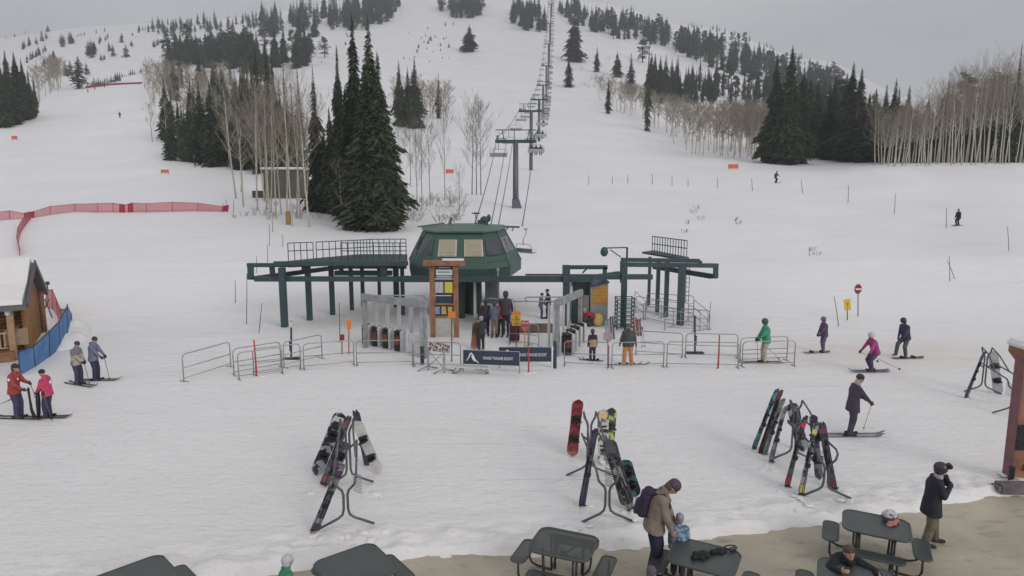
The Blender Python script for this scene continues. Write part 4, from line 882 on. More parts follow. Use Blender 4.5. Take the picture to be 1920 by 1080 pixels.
def person(foot, hpx, yaw, label, hip=.95, lean=4, feet=((.05, .11), (.05, -.11)), hands=((.12, .30, .80), (.12, -.30, .80)), jacket=(.1, .1, .1), pants=(.05, .05, .07),
           hat="beanie", hatc=(.03, .03, .04), glove=(.03, .03, .03), head=0, turn=0, vox=None, jlen=.0, group=None, height=1.75, jalt=None, hood=False, collar=None, goggles=False, bulk=1., boots=(.04, .04, .05), pos=None, s=None, feetz=(0, 0), pack=None, fz=.0, hair=None, patch=None, skirt=0., sit=False, name="person", kneepole=None, vest=None):
    bulk *= 1.07
    p = V(pos) if pos is not None else at(*foot)
    if s is None: s = hpx * mpp(p) / cos(PIT + .08) / height * (1.0)
    vox = vox or max(.012, min(.03, .0035 * p.y ** .6))
    e = empty(name, p + V((0, 0, fz)), label, "person", group, yaw); e.scale = (s, s, s)
    ls, lf = sin(R(lean)), cos(R(lean)); hipc = V((-.03 * lean / 10, 0, hip)); up = V((ls, 0, lf)); fw = V((lf, 0, -ls)); lt = V((0, 1, 0))
    chest = hipc + up * .36; sh = hipc + up * .50 + fw * .01; neck = sh + up * .09 + fw * .02
    hd = R(head) ; hu = V((sin(R(lean) * .6 + hd), 0, cos(R(lean) * .6 + hd))); hf0 = V((hu.z, 0, -hu.x)); tr = R(turn)
    hf = hf0 * cos(tr) + lt * sin(tr); hl = hu.cross(hf); hc = neck + hu * .135 + hf * .015
    hips = [hipc + lt * (.09 * q) for q in (1, -1)]; shs = [sh + lt * (.175 * q) - up * .02 for q in (1, -1)]
    knees = []; ank = []
    for i in (0, 1):
        f = V((feet[i][0], feet[i][1], .09 + feetz[i])); kp = kneepole[i] if kneepole else (1, .12 * (1, -1)[i], .2); k, a = ik(hips[i], f, .44, .43, kp); knees.append(k); ank.append(a)
    elb = []; wr = []
    for i in (0, 1):
        k, w_ = ik(shs[i], hands[i], .285, .255, (-.7, .7 * (1, -1)[i], -.5)); elb.append(k); wr.append(w_)
    # --- body, one surface
    b = MB()
    def torso(mb, g, zlo=0., zhi=1.):
        rings = []
        for t, rx, ry in ((-.10, .085, .13), (-.02, .115, .165), (.10, .105, .15), (.24, .11, .155), (.38, .125, .18), (.47, .11, .175), (.54, .07, .10)):
            c = hipc + up * t; rings.append((c, fw * (rx * g), lt * (ry * g)))
        mb.loft(rings)
    torso(b, 1.); b.cap(sh + up * .03, neck + hu * .06, .062, .055)
    R3 = Matrix((hf, hl, hu)).transposed()
    b.ell(hc + hu * .01, (.098, .078, .118), R3, 14, 10); b.ell(hc + hf * .035 - hu * .06, (.058, .052, .055), R3)
    b.cap(hc + hf * .085 + hu * .02, hc + hf * .112 - hu * .015, .012, .017, 6); b.ell(hc + hf * .088 - hu * .052, (.018, .026, .010), R3)
    for q in (1, -1): b.ell(hc + hl * .079 * q, (.02, .012, .03), R3, 8, 6)
    for i in (0, 1):
        b.cap(shs[i], elb[i], .055, .042); b.cap(elb[i], wr[i], .042, .028); b.cap(hips[i], knees[i], .085, .058); b.cap(knees[i], ank[i], .056, .038)
        b.cap(ank[i] - V((.02, 0, .03)), ank[i] + V((.14, 0, -.055)), .04, .032)
        d = (wr[i] - elb[i]).normalized(); n = V((0, -(1, -1)[i], 0)) if abs(d.y) < .8 else V((0, 0, -1)); hand_mesh(b, wr[i], d, n, 1.05, (1, -1)[i])
    def face(c):
        v_ = V(c) - hc; x, y, z = v_.dot(hf), v_.dot(hl), v_.dot(hu)
        if x > .06 and abs(abs(y) - .032) < .016 and .008 < z < .035: return 1
        if x > .075 and abs(y) < .024 and -.064 < z < -.042: return 2
        return 0
    voxel(b, vox, "body", [SKIN, EYE, LIP], e, 2, face)
    J = cloth(jacket, "jacket", jalt); PM = cloth(pants, "trousers"); g = 1.16 * bulk
    # --- jacket
    mb = MB(); rings = []
    lo = -.12 - jlen
    for t, rx, ry in ((lo, .165 + skirt + jlen * .1, .225 + skirt), (-.02, .155, .21), (.12, .14, .185), (.26, .14, .19), (.38, .15, .205), (.47, .13, .19), (.545, .085, .11)):
        c = hipc + (up * t if t > 0 else V((0, 0, t))); rings.append((c, fw * (rx * bulk), lt * (ry * bulk)))
    mb.loft(rings)
    for i in (0, 1): mb.cap(shs[i], elb[i], .078 * bulk, .062 * bulk); mb.cap(elb[i], wr[i] - (wr[i] - elb[i]).normalized() * .02, .062 * bulk, .045 * bulk)
    mb.cap(sh + up * .02, neck + up * .02, .085, .078)
    if hood: mb.ell(neck - fw * .08 - up * .01, (.09, .11, .07), Matrix((fw, lt, up)).transposed())
    jk = voxel(mb, vox, "jacket", [J] if vest is None else [J, cloth(vest)], e, 2, None if vest is None else (lambda c: 1 if (c[2] > hip + .30 or abs(c[1]) > .2) else 0))
    if collar is not None: mb = MB(); mb.cap(neck - up * .03, neck + up * .045, .092, .088); voxel(mb, vox, "collar", [cloth(collar)], e, 1)
    # --- trousers
    mb = MB(); mb.ell(hipc - up * .03, (.135 * bulk, .175 * bulk, .13))
    for i in (0, 1): mb.cap(hips[i] - up * .02, knees[i], .108 * bulk, .082 * bulk); mb.cap(knees[i], ank[i] + V((0, 0, .03)), .082 * bulk, .072 * bulk)
    voxel(mb, vox, "trousers", [PM], e, 2)
    for i in (0, 1):
        mb = MB(); a = ank[i]; mb.cap(a + V((0, 0, .12)), a + V((.01, 0, -.03)), .062, .058); mb.cap(a + V((-.03, 0, -.045)), a + V((.17, 0, -.05)), .045, .042); voxel(mb, vox * .9, "boot", [cloth(boots, "boot")], e, 1)
        mb = MB(); d = (wr[i] - elb[i]).normalized(); n = V((0, -(1, -1)[i], 0)) if abs(d.y) < .8 else V((0, 0, -1))
        if glove is not None:
            hand_mesh(mb, wr[i], d, n, 1.08, (1, -1)[i], grow=1.45); mb.cap(wr[i] - d * .05, wr[i] + d * .03, .046, .034); voxel(mb, min(vox, .012), "glove", [cloth(glove, "glove")], e, 1)
    Rm = R3
    if hat == "beanie": mb = MB(); mb.ell(hc + hu * .055 - hf * .012, (.112, .095, .098), Rm, 14, 10); mb.loft([(hc + hu * .018 - hf * .012, hf * .108, hl * .092), (hc + hu * .06 - hf * .012, hf * .113, hl * .097)]); mb.build("beanie", cloth(hatc, "knit"), e)
    if hat == "helmet":
        mb = MB(); mb.ell(hc + hu * .045 - hf * .015, (.135, .118, .125), Rm, 16, 12); mb.ell(hc - hf * .03 - hu * .03, (.10, .112, .085), Rm, 14, 10); mb.build("helmet", mat("helmet %.2f %.2f %.2f" % hatc, hatc, .3, var=.1), e)
        goggles = True if goggles is not None else False
    if hat == "cap": mb = MB(); mb.ell(hc + hu * .05 - hf * .01, (.112, .094, .092), Rm, 14, 10); mb.ell(hc + hu * .045 + hf * .12, (.075, .075, .012), Rm, 12, 6); mb.build("cap", cloth(hatc, "cap"), e)
    if hair: mb = MB(); mb.ell(hc - hf * .035 - hu * .01, (.085, .09, .11), Rm, 12, 8); mb.cap(hc - hf * .05 - hu * .05, hc - hf * .05 - hu * .16, .06, .05); voxel(mb, .014, "hair", [cloth(hair, "hair")], e, 1)
    if goggles: mb = MB(); mb.loft([(hc + hu * (.022 + q) , hf * .112, hl * .092) for q in (-.03, .03)]); mb.build("goggles", BLACK, e)
    if patch:
        mb = MB(); c = chest - fw * .165 * bulk + up * .02
        mb.box(c, (.02, .035, .13), Matrix((fw, lt, up)).transposed()); mb.box(c, (.019, .12, .035), Matrix((fw, lt, up)).transposed())
        c = chest + fw * .165 * bulk + up * .03 - lt * .08
        mb.box(c, (.02, .02, .07), Matrix((fw, lt, up)).transposed()); mb.box(c, (.019, .07, .02), Matrix((fw, lt, up)).transposed()); 
        c = shs[1] - lt * .08 - up * .08; mb.box(c, (.10, .02, .03)); mb.box(c, (.03, .021, .10)); mb.build("cross_patch", WHITE, e)
    info = dict(e=e, s=s, yaw=yaw, wr=wr, p=p, ank=ank, hc=hc, fz=fz, chest=chest, up=up, fw=fw)
    if pack:
        pe = empty("backpack", p + V((0, 0, fz)), pack[1], "backpack", None, yaw); pe.scale = (s, s, s)
        mb = MB(); Rb = Matrix((fw, lt, up)).transposed(); mb.box(hipc + up * .27 - fw * .235, (.19, .30, .46), Rb, bev=.06); mb.box(hipc + up * .18 - fw * .345, (.07, .22, .24), Rb, bev=.03); mb.ell(hipc + up * .50 - fw * .21, (.10, .14, .06), Rb)
        voxel(mb, .014, "pack_body", [cloth(pack[0], "pack")], pe, 3)
        mb = MB()
        for q in (1, -1): mb.tube([hipc + up * .10 - fw * .14 + lt * .13 * q, hipc + up * .16 + fw * .16 + lt * .155 * q, hipc + up * .40 + fw * .165 + lt * .12 * q, hipc + up * .56 + fw * .03 + lt * .10 * q, hipc + up * .50 - fw * .15 + lt * .09 * q], .017, 6)
        mb.build("straps", cloth(pack[0], "pack"), pe)
    return info
def wpos(inf, q):
    M = Matrix.Rotation(inf["yaw"], 3, 'Z'); return inf["e"].location + M @ (V(q) * inf["s"])

# ------------------------------------------------------------------ skis, boards, poles
SKM = {}
def skimat(c, alt=None):
    return mat("ski %.2f %.2f %.2f" % c + ("/%.2f %.2f %.2f" % alt if alt else ""), c, .35, scale=5, alt=alt, altpos=.52, altw=.03) if alt else mat("ski %.2f %.2f %.2f" % c, c, .35, var=.15, scale=3)
def ski_shape(mb, L, w_, tip=.09, th=.018, up0=0.):
    n = 14; top = []; 
    for i in range(n + 1):
        t = i / n; x = (t - .5) * L; ww = w_ * (.5 - .09 * sin(pi * t)); 
        if t > .93: ww *= 1 - ((t - .93) / .07) ** 2 * .75
        if t < .05: ww *= .75 + .25 * t / .05
        z = up0
        if t > .84: z += tip * ((t - .84) / .16) ** 2
        if t < .08: z += tip * .3 * ((.08 - t) / .08) ** 2
        top.append((x, ww, z))
    vs = []
    for x, ww, z in top: vs += [(x, -ww, z), (x, ww, z), (x, ww, z + th), (x, -ww, z + th)]
    fs = [(3, 2, 1, 0), (4 * n, 4 * n + 1, 4 * n + 2, 4 * n + 3)]
    for i in range(n):
        for k in range(4): q = (k + 1) % 4; fs.append((4 * i + k, 4 * i + q, 4 * i + 4 + q, 4 * i + 4 + k))
    mb.add(vs, fs)
def binding(mb, x0=0.): mb.box((x0 + .12, 0, .045), (.08, .07, .06), bev=.015); mb.box((x0 - .16, 0, .05), (.11, .075, .08), bev=.02); mb.box((x0 - .02, 0, .025), (.16, .05, .02))
def worn_skis(inf, label, col=(.05, .05, .06), L=1.7, spread=None, toe=0, alt=None, ang=0, group="skis worn by skiers"):
    s = inf["s"]; e = empty("pair_of_skis", inf["e"].location, label, "skis", group, inf["yaw"] + R(ang)); ph = R(-ang)
    for i in (0, 1):
        a = inf["ank"][i]; q = Matrix.Rotation(ph, 3, 'Z') @ V((a.x + .05, a.y, 0)) * s
        mb = MB(); ski_shape(mb, L * min(1.05, s), .10); o = mb.build("ski", skimat(col, alt), e); o.location = q + V((.05, 0, .012)); o.rotation_euler[2] = toe * (1, -1)[i]
        mb = MB(); binding(mb, -.05); o2 = mb.build("binding", BLACK, o)
    return e
def _cut(l): return ' '.join(l.split()[:15])
def pole_between(a, b, label, col=(.08, .08, .09), group="ski poles", r=.011):
    a, b = V(a), V(b); e = empty("ski_pole", b, label, "ski pole", group); d = (b - a).normalized(); mb = MB(); mb.tube([a, b], [r, r * .7], 6); mb.build("shaft", mat("pole %.2f" % col[0], col, .4), e, world=True)
    mb = MB(); mb.tube([a - d * .04, a + d * .09], .018, 6); mb.tube([b - d * .07, b - d * .06], .045, 10); mb.build("grip_and_basket", BLACK, e, world=True); return e
def worn_board(inf, label, col, alt=None, L=1.5, ang=90, off=(0, 0), tilt=0):
    e = empty("snowboard", inf["e"].location + Matrix.Rotation(inf["yaw"], 3, 'Z') @ V((off[0], off[1], .015)) * inf["s"], label, "snowboard", None, inf["yaw"] + R(ang)); e.rotation_euler[1] = tilt
    mb = MB(); board_shape(mb, L * inf["s"], .27); mb.build("deck", skimat(col, alt), e)
    for x in (-.25, .25): mb = MB(); mb.box((x, 0, .05), (.12, .22, .07), bev=.02); mb.build("binding", BLACK, e)
    return e
def board_shape(mb, L, w_, th=.014):
    n = 24; vs = []; ring = []
    for i in range(n + 1):
        t = i / n; x = (t - .5) * L; d = min(t, 1 - t) * L
        ww = w_ * (.5 - .07 * sin(pi * t)); r_ = w_ * .52
        if d < r_: ww *= sqrt(max(.0015, 1 - ((r_ - d) / r_) ** 2))
        z = .05 * max(0, 1 - d / .2) ** 2
        ring.append((x, ww, z))
    for x, ww, z in ring: vs += [(x, -ww, z), (x, ww, z), (x, ww, z + th), (x, -ww, z + th)]
    fs = [(3, 2, 1, 0), (4 * n, 4 * n + 1, 4 * n + 2, 4 * n + 3)]
    for i in range(n):
        for k in range(4): q = (k + 1) % 4; fs.append((4 * i + k, 4 * i + q, 4 * i + 4 + q, 4 * i + 4 + k))
    mb.add(vs, fs)
def leaning(foot, top, width_axis):   # rotation with local X from foot to top, Y across
    x = (V(top) - V(foot)).normalized(); y = -V(width_axis); y = (y - x * y.dot(x)).normalized(); z = x.cross(y); return Matrix((x, y, z)).transposed().to_euler()
def lean_pts(bx, bv, tx, tv, dy, vis=None):
    b = at(bx, bv); t = P(tx, tv, b.y + dy); return b, t
def rack_skis(bx, bv, tx, tv, dy, label, col, alt=None, poles=True, sep=.06, w_=.118, axis=(1, .35, 0), tipc=None, group=None):
    b, t = lean_pts(bx, bv, tx, tv, dy); L = (t - b).length; e = empty("pair_of_skis", b, label, "skis", "skis parked on the racks"); rot = leaning(b, t, axis); M = rot.to_matrix()
    for k in (0, 1):
        mb = MB(); ski_shape(mb, L, w_, tip=.05); q = M @ V((L / 2, sep * (k - .5) * 1.1, (k - .5) * .03)); o = mb.build("ski", skimat(col, alt), e); o.location = q; o.rotation_euler = rot
        if k: o.rotation_euler = rot; o.delta_rotation_euler = (0, 0, 0)
        mb = MB(); binding(mb); mb.build("binding", BLACK, o)
        if tipc: mb = MB(); mb.box((L * .40, 0, .022), (L * .14, w_ * .86, .008)); mb.box((-L * .42, 0, .022), (L * .12, w_ * .8, .008)); mb.build("tip_band", skimat(tipc), o)
    if poles:
        for k in (-1, 1): f = b + M @ V((0, .12 * k, .03)); pole_between(f.lerp(t, .72) + V((.03 * k, -.05, 0)), V((f.x + .07 * k, f.y - .06, f.z)), _cut("ski pole beside the " + label), (.10, .10, .11), "ski poles on the racks")
    return e
def rack_board(bx, bv, tx, tv, dy, label, col, alt=None, w_=.34, axis=(1, .3, 0), flip=False, base_tip=None, front=True):
    b, t = lean_pts(bx, bv, tx, tv, dy); L = (t - b).length; e = empty("snowboard", b, label, "snowboard", "snowboards parked on the racks"); rot = leaning(b, t, axis); e.rotation_euler = rot
    mb = MB(); board_shape(mb, L, w_); mb.off((L / 2, 0, 0)); mb.build("deck", skimat(col, alt), e); z = .03 if front else -.05
    for x in (.32, .66):
        mb = MB(); mb.box((L * x, 0, z + .02), (.16, .24, .05), bev=.02); mb.box((L * x - .06, 0, z + .10), (.05, .2, .16), bev=.02); mb.tube([(L * x + .04, -.13, z), (L * x + .04, -.06, z + .10), (L * x + .04, .06, z + .10), (L * x + .04, .13, z)], .022, 6); mb.build("binding", BLACK, e)
    if base_tip: mb = MB(); mb.box((L * .9, 0, .016), (L * .11, w_ * .72, .008)); mb.build("tip_patch", skimat(base_tip), e)
    return e
RKM = mat("rack steel", (.115, .12, .13), .45, .5, var=.15, scale=5)
def rack(pn, pf, label, sc=1.):
    pn, pf = V(pn), V(pf); d = pf - pn; d.z = 0; L = d.length; rz = math.atan2(d.y, d.x) - pi / 2; e = empty("ski_rack", pn, label, "ski rack", "tubular ski racks", rz)
    def frame(y, zp, tips, name, ext=0):
        mb = MB()
        for s in (-1, 1):
            mb.tube([(s * .56, y - .10 * s * 0 - .03, .03), (s * .16, y, .20), (s * .075, y, .27), (s * .045, y, .38), (s * .04, y, zp), (s * .07, y, zp + .10), (s * tips[0] * .85, y, tips[1] - .14), (s * tips[0], y, tips[1])], .027 * sc, 8)
        mb.build(name, RKM, e)
    frame(0, .70, (.22, 1.06), "end_frame"); frame(L, 1.28, (.15, 1.62), "end_frame")
    for s in (-1, 1):
        mb = MB(); mb.tube([(s * .22, 0, 1.06), (s * .225, .12, 1.12), (s * .22, L * .5, 1.12), (s * .21, L - .12, 1.12), (s * .17, L, 1.02), (s * .05, L, .92)], .024 * sc, 8); mb.build("rail", RKM, e)
        mb = MB(); mb.tube([(s * .15, L, 1.62), (s * .15, L * .75, 1.50), (s * .2, L * .45, 1.14)], .022 * sc, 8); mb.build("upper_rail", RKM, e)
    mb = MB()
    for k in range(9): mb.box((.22, L * .42 + 0, .35 + k * .05), (.2, .012, .018), Matrix.Rotation(R(25), 3, 'Y'))
    mb.build("grid_plate", GALVD, e)
    return e
r1 = rack(at(650, 988), at(655, 910), "tubular steel ski rack nearest the left edge, two snowboards on its right side")
r2 = rack(at(1138, 980), at(1104, 890), "tubular steel ski rack in the middle, red snowboard at its far end")
r3 = rack(at(1546, 934), at(1486, 862), "tubular steel ski rack on the right crowded with skis")
r4 = rack(at(1899, 778), at(1842, 737), "small looking ski rack at the picture edge behind the timber post")
# rack 1
rack_board(592, 890, 640, 772, .25, "black and white snowboard standing upper left on the left rack", (.03, .03, .04), (.38, .40, .42), base_tip=(.52, .52, .50))
rack_skis(606, 908, 655, 778, .2, "dark skis with red tips beside the black and white board on the left rack", (.05, .04, .06), (.15, .14, .17), tipc=(.28, .10, .10))
rack_board(616, 905, 648, 826, .15, "striped grey snowboard tucked in the middle of the left rack", (.10, .10, .11), (.35, .36, .37))
rack_board(712, 888, 668, 788, .15, "white snowboard with peach tail leaning right on the left rack", (.58, .57, .54), None, base_tip=(.60, .60, .57), axis=(1, -.3, 0))
rack_skis(690, 872, 667, 768, .25, "dark purple skis behind the white snowboard on the left rack", (.06, .05, .09), poles=False, axis=(1, -.3, 0))
rack_skis(588, 999, 642, 868, .35, "dark skis leaning low on the near end of the left rack", (.04, .03, .05), (.22, .21, .24), tipc=(.06, .03, .06))
# rack 2
rack_board(1072, 855, 1084, 748, .2, "red snowboard with black bindings at the far end of the middle rack", (.13, .02, .03), (.26, .045, .05), base_tip=(.20, .03, .04))
rack_board(1132, 872, 1130, 766, .2, "white snowboard with yellow nose in the middle of the middle rack", (.50, .49, .46), (.10, .10, .10), base_tip=(.60, .42, .10), front=False)
rack_board(1140, 868, 1146, 764, .35, "black and lime snowboard behind the yellow-nosed one", (.03, .035, .03), (.35, .45, .10))
rack_skis(1090, 949, 1116, 802, .35, "dark indigo skis with a lime mark on the left of the middle rack", (.030, .025, .055), (.05, .06, .08), tipc=(.05, .03, .09))
rack_board(1178, 948, 1140, 822, .3, "charcoal snowboard with black bindings on the right of the middle rack", (.10, .105, .115), (.06, .06, .07), axis=(1, -.3, 0))
rack_board(1192, 930, 1170, 860, .1, "teal and black snowboard lowest on the right of the middle rack", (.08, .17, .20), (.02, .03, .04), axis=(1, -.3, 0))
rack_skis(1184, 956, 1150, 862, .2, "black skis under the charcoal board on the middle rack", (.03, .03, .035), (.3, .3, .3), poles=True, axis=(1, -.3, 0))
# rack 3
rack_skis(1412, 842, 1457, 728, .3, "blue and black patterned skis at the far left of the right rack", (.03, .04, .09), (.10, .30, .36), tipc=(.08, .22, .28))
rack_skis(1424, 850, 1464, 730, .3, "skis with dark red tips second from the left on the right rack", (.09, .05, .05), (.05, .05, .06), tipc=(.22, .03, .04))
rack_skis(1432, 852, 1468, 746, .25, "skis with green tips third from the left on the right rack", (.12, .10, .10), (.2, .19, .19), tipc=(.10, .20, .14))
rack_skis(1444, 866, 1472, 760, .2, "slim pale grey skis left of the black snowboard on the right rack", (.26, .26, .26), (.12, .10, .16))
rack_board(1506, 845, 1484, 754, .2, "black snowboard with grey stripes at the top of the right rack", (.025, .03, .03), (.28, .31, .31), axis=(1, -.3, 0))
rack_skis(1474, 913, 1510, 778, .35, "bright red and black skis on the near part of the right rack", (.03, .025, .04), (.12, .11, .12), tipc=(.50, .03, .05))
rack_skis(1500, 928, 1530, 790, .3, "dark skis with a yellow tip on the near part of the right rack", (.03, .03, .045), (.30, .30, .33), tipc=(.50, .46, .10))
rack_board(1536, 898, 1524, 776, .2, "narrow dark purple board standing upright on the right rack", (.05, .045, .08), (.16, .16, .18), w_=.2, axis=(1, -.2, 0))
rack_skis(1563, 918, 1540, 790, .25, "dark skis at the right end of the right rack with two thin poles", (.05, .045, .07), (.10, .10, .12), tipc=(.2, .05, .08), axis=(1, -.3, 0))
# rack 4
rack_skis(1809, 746, 1846, 657, .2, "dark blue skis leaning on the rack at the picture edge", (.04, .06, .11), (.03, .04, .07))
rack_board(1872, 738, 1861, 658, .2, "grey white snowboard leaning on the rack at the picture edge", (.36, .36, .37), (.30, .30, .32), axis=(1, -.2, 0))

# ------------------------------------------------------------------ picnic tables
TBL = mat("green black coated steel", (.050, .060, .055), .38, var=.12, scale=3, spec=.6)
TBH = mat("perforated coated steel", (.045, .052, .048), .4, var=.1, scale=3, spec=.6, alpha=(-34., .40))
FRM = mat("black tube frame", (.014, .014, .018), .4, spec=.6)
def rounded(w_, d_, r_, z, n=5):
    out = []
    for cx, cy, a0 in ((w_/2 - r_, d_/2 - r_, 0), (-w_/2 + r_, d_/2 - r_, 90), (-w_/2 + r_, -d_/2 + r_, 180), (w_/2 - r_, -d_/2 + r_, 270)):
        for k in range(n + 1): a = R(a0 + 90 * k / n); out.append(V((cx + r_ * cos(a), cy + r_ * sin(a), z)))
    return out
def slab(mb, w_, d_, r_, z, th, M=None, c=(0, 0, 0), mi=0):
    p = rounded(w_, d_, r_, z); M = M or Matrix.Identity(3); c = V(c); p = [M @ q + c for q in p]; mb.prism(p, V((0, 0, 0)), V((0, 0, -th)), mi)
def rimtube(mb, w_, d_, r_, z, rad, M=None, c=(0, 0, 0)):
    M = M or Matrix.Identity(3); p = [M @ q + V(c) for q in rounded(w_, d_, r_, z)]; mb.tube(p + [p[0], p[1]], rad, 6, caps=False)
def table(loc, yaw, label, holes=False, W=1.12, D=.90):
    e = empty("picnic_table", loc, label, "picnic table", "picnic tables on the patio", yaw); m = TBH if holes else TBL
    mb = MB(); slab(mb, W, D, .18, .755, .022)
    top = mb.build("tabletop", m, e); mb = MB(); rimtube(mb, W, D, .18, .745, .022); mb.build("rim", TBL, top)
    for k in range(4):
        M = Matrix.Rotation(k * pi / 2, 3, 'Z'); sd_ = (-.76 if k % 2 else -.76 + (W - D) / 2); sw_ = .92 if k % 2 == 0 else .92 * (D / W) ** .6; c = M @ V((0, sd_, 0)); mb = MB(); slab(mb, sw_, .27, .10, .455, .02, M, c)
        st = mb.build("seat", m, e); mb = MB(); rimtube(mb, sw_, .27, .10, .447, .018, M, c); mb.build("rim", TBL, st)
        mb = MB()
        for s in (-sw_ * .37, sw_ * .37): mb.tube([M @ V((s, sd_, .43)), M @ V((s, sd_, .16)), M @ V((s, sd_ + .04, .07)), M @ V((s, sd_ + .14, .03)), M @ V((s * .9, -.36, .03)), M @ V((s * .75, -.30, .05)), M @ V((s * .75, -.30, .12)), M @ V((s * .82, -.32, .73))], .021, 8)
        mb.build("frame_tube", FRM, e)
    mb = MB()
    for a in (45, 135): d = V((cos(R(a)), sin(R(a)), 0)) * .45; mb.tube([d + V((0, 0, .70)), V((0, 0, .55)), -d + V((0, 0, .70))], .015, 6)
    mb.tube([(-.42, -.3, .70), (.42, -.3, .70)], .015, 6); mb.tube([(-.42, .3, .70), (.42, .3, .70)], .015, 6); mb.box((0, 0, .56), (.12, .12, .06)); mb.build("brace", FRM, e)
    return e
def tpos(px, v, z=.755):
    d = ray(px, v); t = (z - CH) / d.z; p = V((0, 0, CH)) + d * t; return V((p.x, p.y, 0))
table(tpos(254, 1087), R(46), "picnic table whose corner peeks in at the bottom left", D=1.12)
table(tpos(667, 1062), R(38), "picnic table with an empty solid looking top left of centre", D=1.12)
table(tpos(1057, 1019), R(-22), "see-through mesh picnic table left of the man with the backpack", True)
table(tpos(1320, 1043), R(-28), "picnic table with gloves and goggles laid on it")
table(tpos(1643, 984), R(-27), "picnic table with a helmet on its far edge")
table(tpos(1605, 1083), R(-26), "picnic table with the seated capped man leaning on it")
# things on the tables
def on_table(px, v): p = tpos(px, v); return V((p.x, p.y, .757))
p = on_table(1667, 975); e = empty("ski_helmet", p, "white and grey ski helmet with dark vents on the far table edge", "helmet"); mb = MB(); mb.ell((0, 0, .09), (.135, .115, .12)); mb.build("shell", mat("white helmet", (.50, .50, .52), .35, scale=14, alt=(.10, .09, .14), altpos=.56, altw=.03), e)
mb = MB(); mb.loft([((.0, 0, .05 + q), V((.145, 0, 0)), V((0, .125, 0))) for q in (0, .04)]); mb.build("goggle_strap", cloth((.08, .06, .12)), e)
def glove_obj(p, yaw, label, col, side=1, group=None):
    e = empty("glove", p, label, "glove", group, yaw); mb = MB(); hand_mesh(mb, (0, 0, .035), (1, 0, 0), (0, 0, -1), 1.25, side, curl=.35, grow=1.7); mb.cap((-.10, 0, .04), (.0, 0, .035), .045, .034); voxel(mb, .009, "shell", [cloth(col, "glove")], e, 1)
    return e
glove_obj(on_table(1676, 983), R(-150), "pink glove lying beside the white helmet", (.42, .16, .15))
p = on_table(1309, 1048); glove_obj(p, R(15), "front dark glove of the pair on the table", (.012, .012, .013), 1, None); glove_obj(p + V((.05, .06, .03)), R(10), "dark glove lying on top of the front glove", (.014, .015, .014), -1)
p = on_table(1344, 1037); glove_obj(p, R(20), "dark glove in the middle of the table", (.012, .013, .016), 1)
p = on_table(1374, 1033); e = empty("goggles", p, "dark goggles with a looped strap at the right of the table", "goggles", None, R(20)); mb = MB(); mb.box((0, 0, .04), (.17, .06, .075), bev=.025); mb.build("lens", GLASS, e); mb = MB(); mb.tube([(.085, 0, .04), (.13, .09, .02), (.06, .16, .012), (-.06, .15, .012), (-.13, .07, .02), (-.085, 0, .04)], .012, 6); mb.build("strap", BLACK, e)
p = on_table(1572, 1045); mb = MB(); mb.box((0, 0, .02), (.10, .06, .04), bev=.012); tag(mb.build("packet", mat("pale yellow packet", (.60, .60, .22), .6), loc=p), "small pale yellow packet on the capped man's table", "packet")

# ------------------------------------------------------------------ the people themselves
pu = lambda *a, **k: person(*a, **k)
# left patrollers
i1 = person((33, 784), 99, R(5), "person in a red jacket with white crosses, left of the two patrollers", jacket=(.30, .045, .045), pants=(.045, .045, .10), hatc=(.04, .03, .05), hands=((.38, .14, 1.12), (.30, -.12, 1.0)), patch=True, head=8, glove=(.05, .05, .06), hat="beanie", hair=(.06, .04, .03))
worn_skis(i1, "dark skis worn by the left patroller", (.05, .045, .06), ang=-8)
pole_between(wpos(i1, (.40, .14, 1.16)), wpos(i1, (.55, .1, .62)), "ski pole hanging from the left patroller's hand")
pole_between(wpos(i1, (.05, -.30, .72)), wpos(i1, (-.55, -.28, .45)), "ski pole tucked under the left patroller's arm pointing back")
i2 = person((93, 783), 88, R(178), "person in a pinkish red jacket with a white cross, facing the other patroller", jacket=(.48, .05, .12), pants=(.035, .035, .08), hatc=(.02, .02, .025), hands=((.30, .12, .98), (.30, -.10, 1.02)), patch=True, head=14, hat="beanie", hood=True)
worn_skis(i2, "dark skis worn by the right patroller", (.05, .045, .05), ang=8)
pole_between(wpos(i2, (-.12, .32, 1.05)), wpos(i2, (-.35, .35, .03)), "first of two ski poles standing behind the right patroller")
pole_between(wpos(i2, (-.15, .42, 1.05)), wpos(i2, (-.42, .42, .03)), "second of two ski poles standing behind the right patroller")
a, b = wpos(i1, (.42, .0, 1.0)), wpos(i2, (.34, 0, 1.0)); z = i1["p"].z; mid = a.lerp(b, .55); mb = MB()
ps = [a, a.lerp(b, .05) + V((0, 0, -.35)), a.lerp(b, .12) + V((0, 0, -.7)), a.lerp(b, .38) + V((0, 0, -.90)), a.lerp(b, .62) + V((0, 0, -.93)), a.lerp(b, .85) + V((0, 0, -.75)), a.lerp(b, .93) + V((0, 0, -.35)), b]
mb.tube(ps, [.035, .03, .04, .05, .06, .055, .07, .05], 8); tag(mb.build("climbing_skin", BLACK, world=True, loc=mid), "long black strap sagging between the two patrollers", "strap")
i3 = person((147, 721), 79, R(-10), "person in a pale beige vest and grey sleeves looking down, left of the grey-blue one", jacket=(.34, .31, .25), vest=(.17, .165, .17), pants=(.05, .04, .08), hatc=(.05, .04, .08), hands=((.33, .08, .95), (.35, -.05, .92)), head=18)
worn_skis(i3, "skis worn by the person in the beige vest", (.07, .06, .07), ang=-12)
pole_between(wpos(i3, (.36, 0, .95)), wpos(i3, (.48, .05, .02)), "ski pole planted by the person in the beige vest")
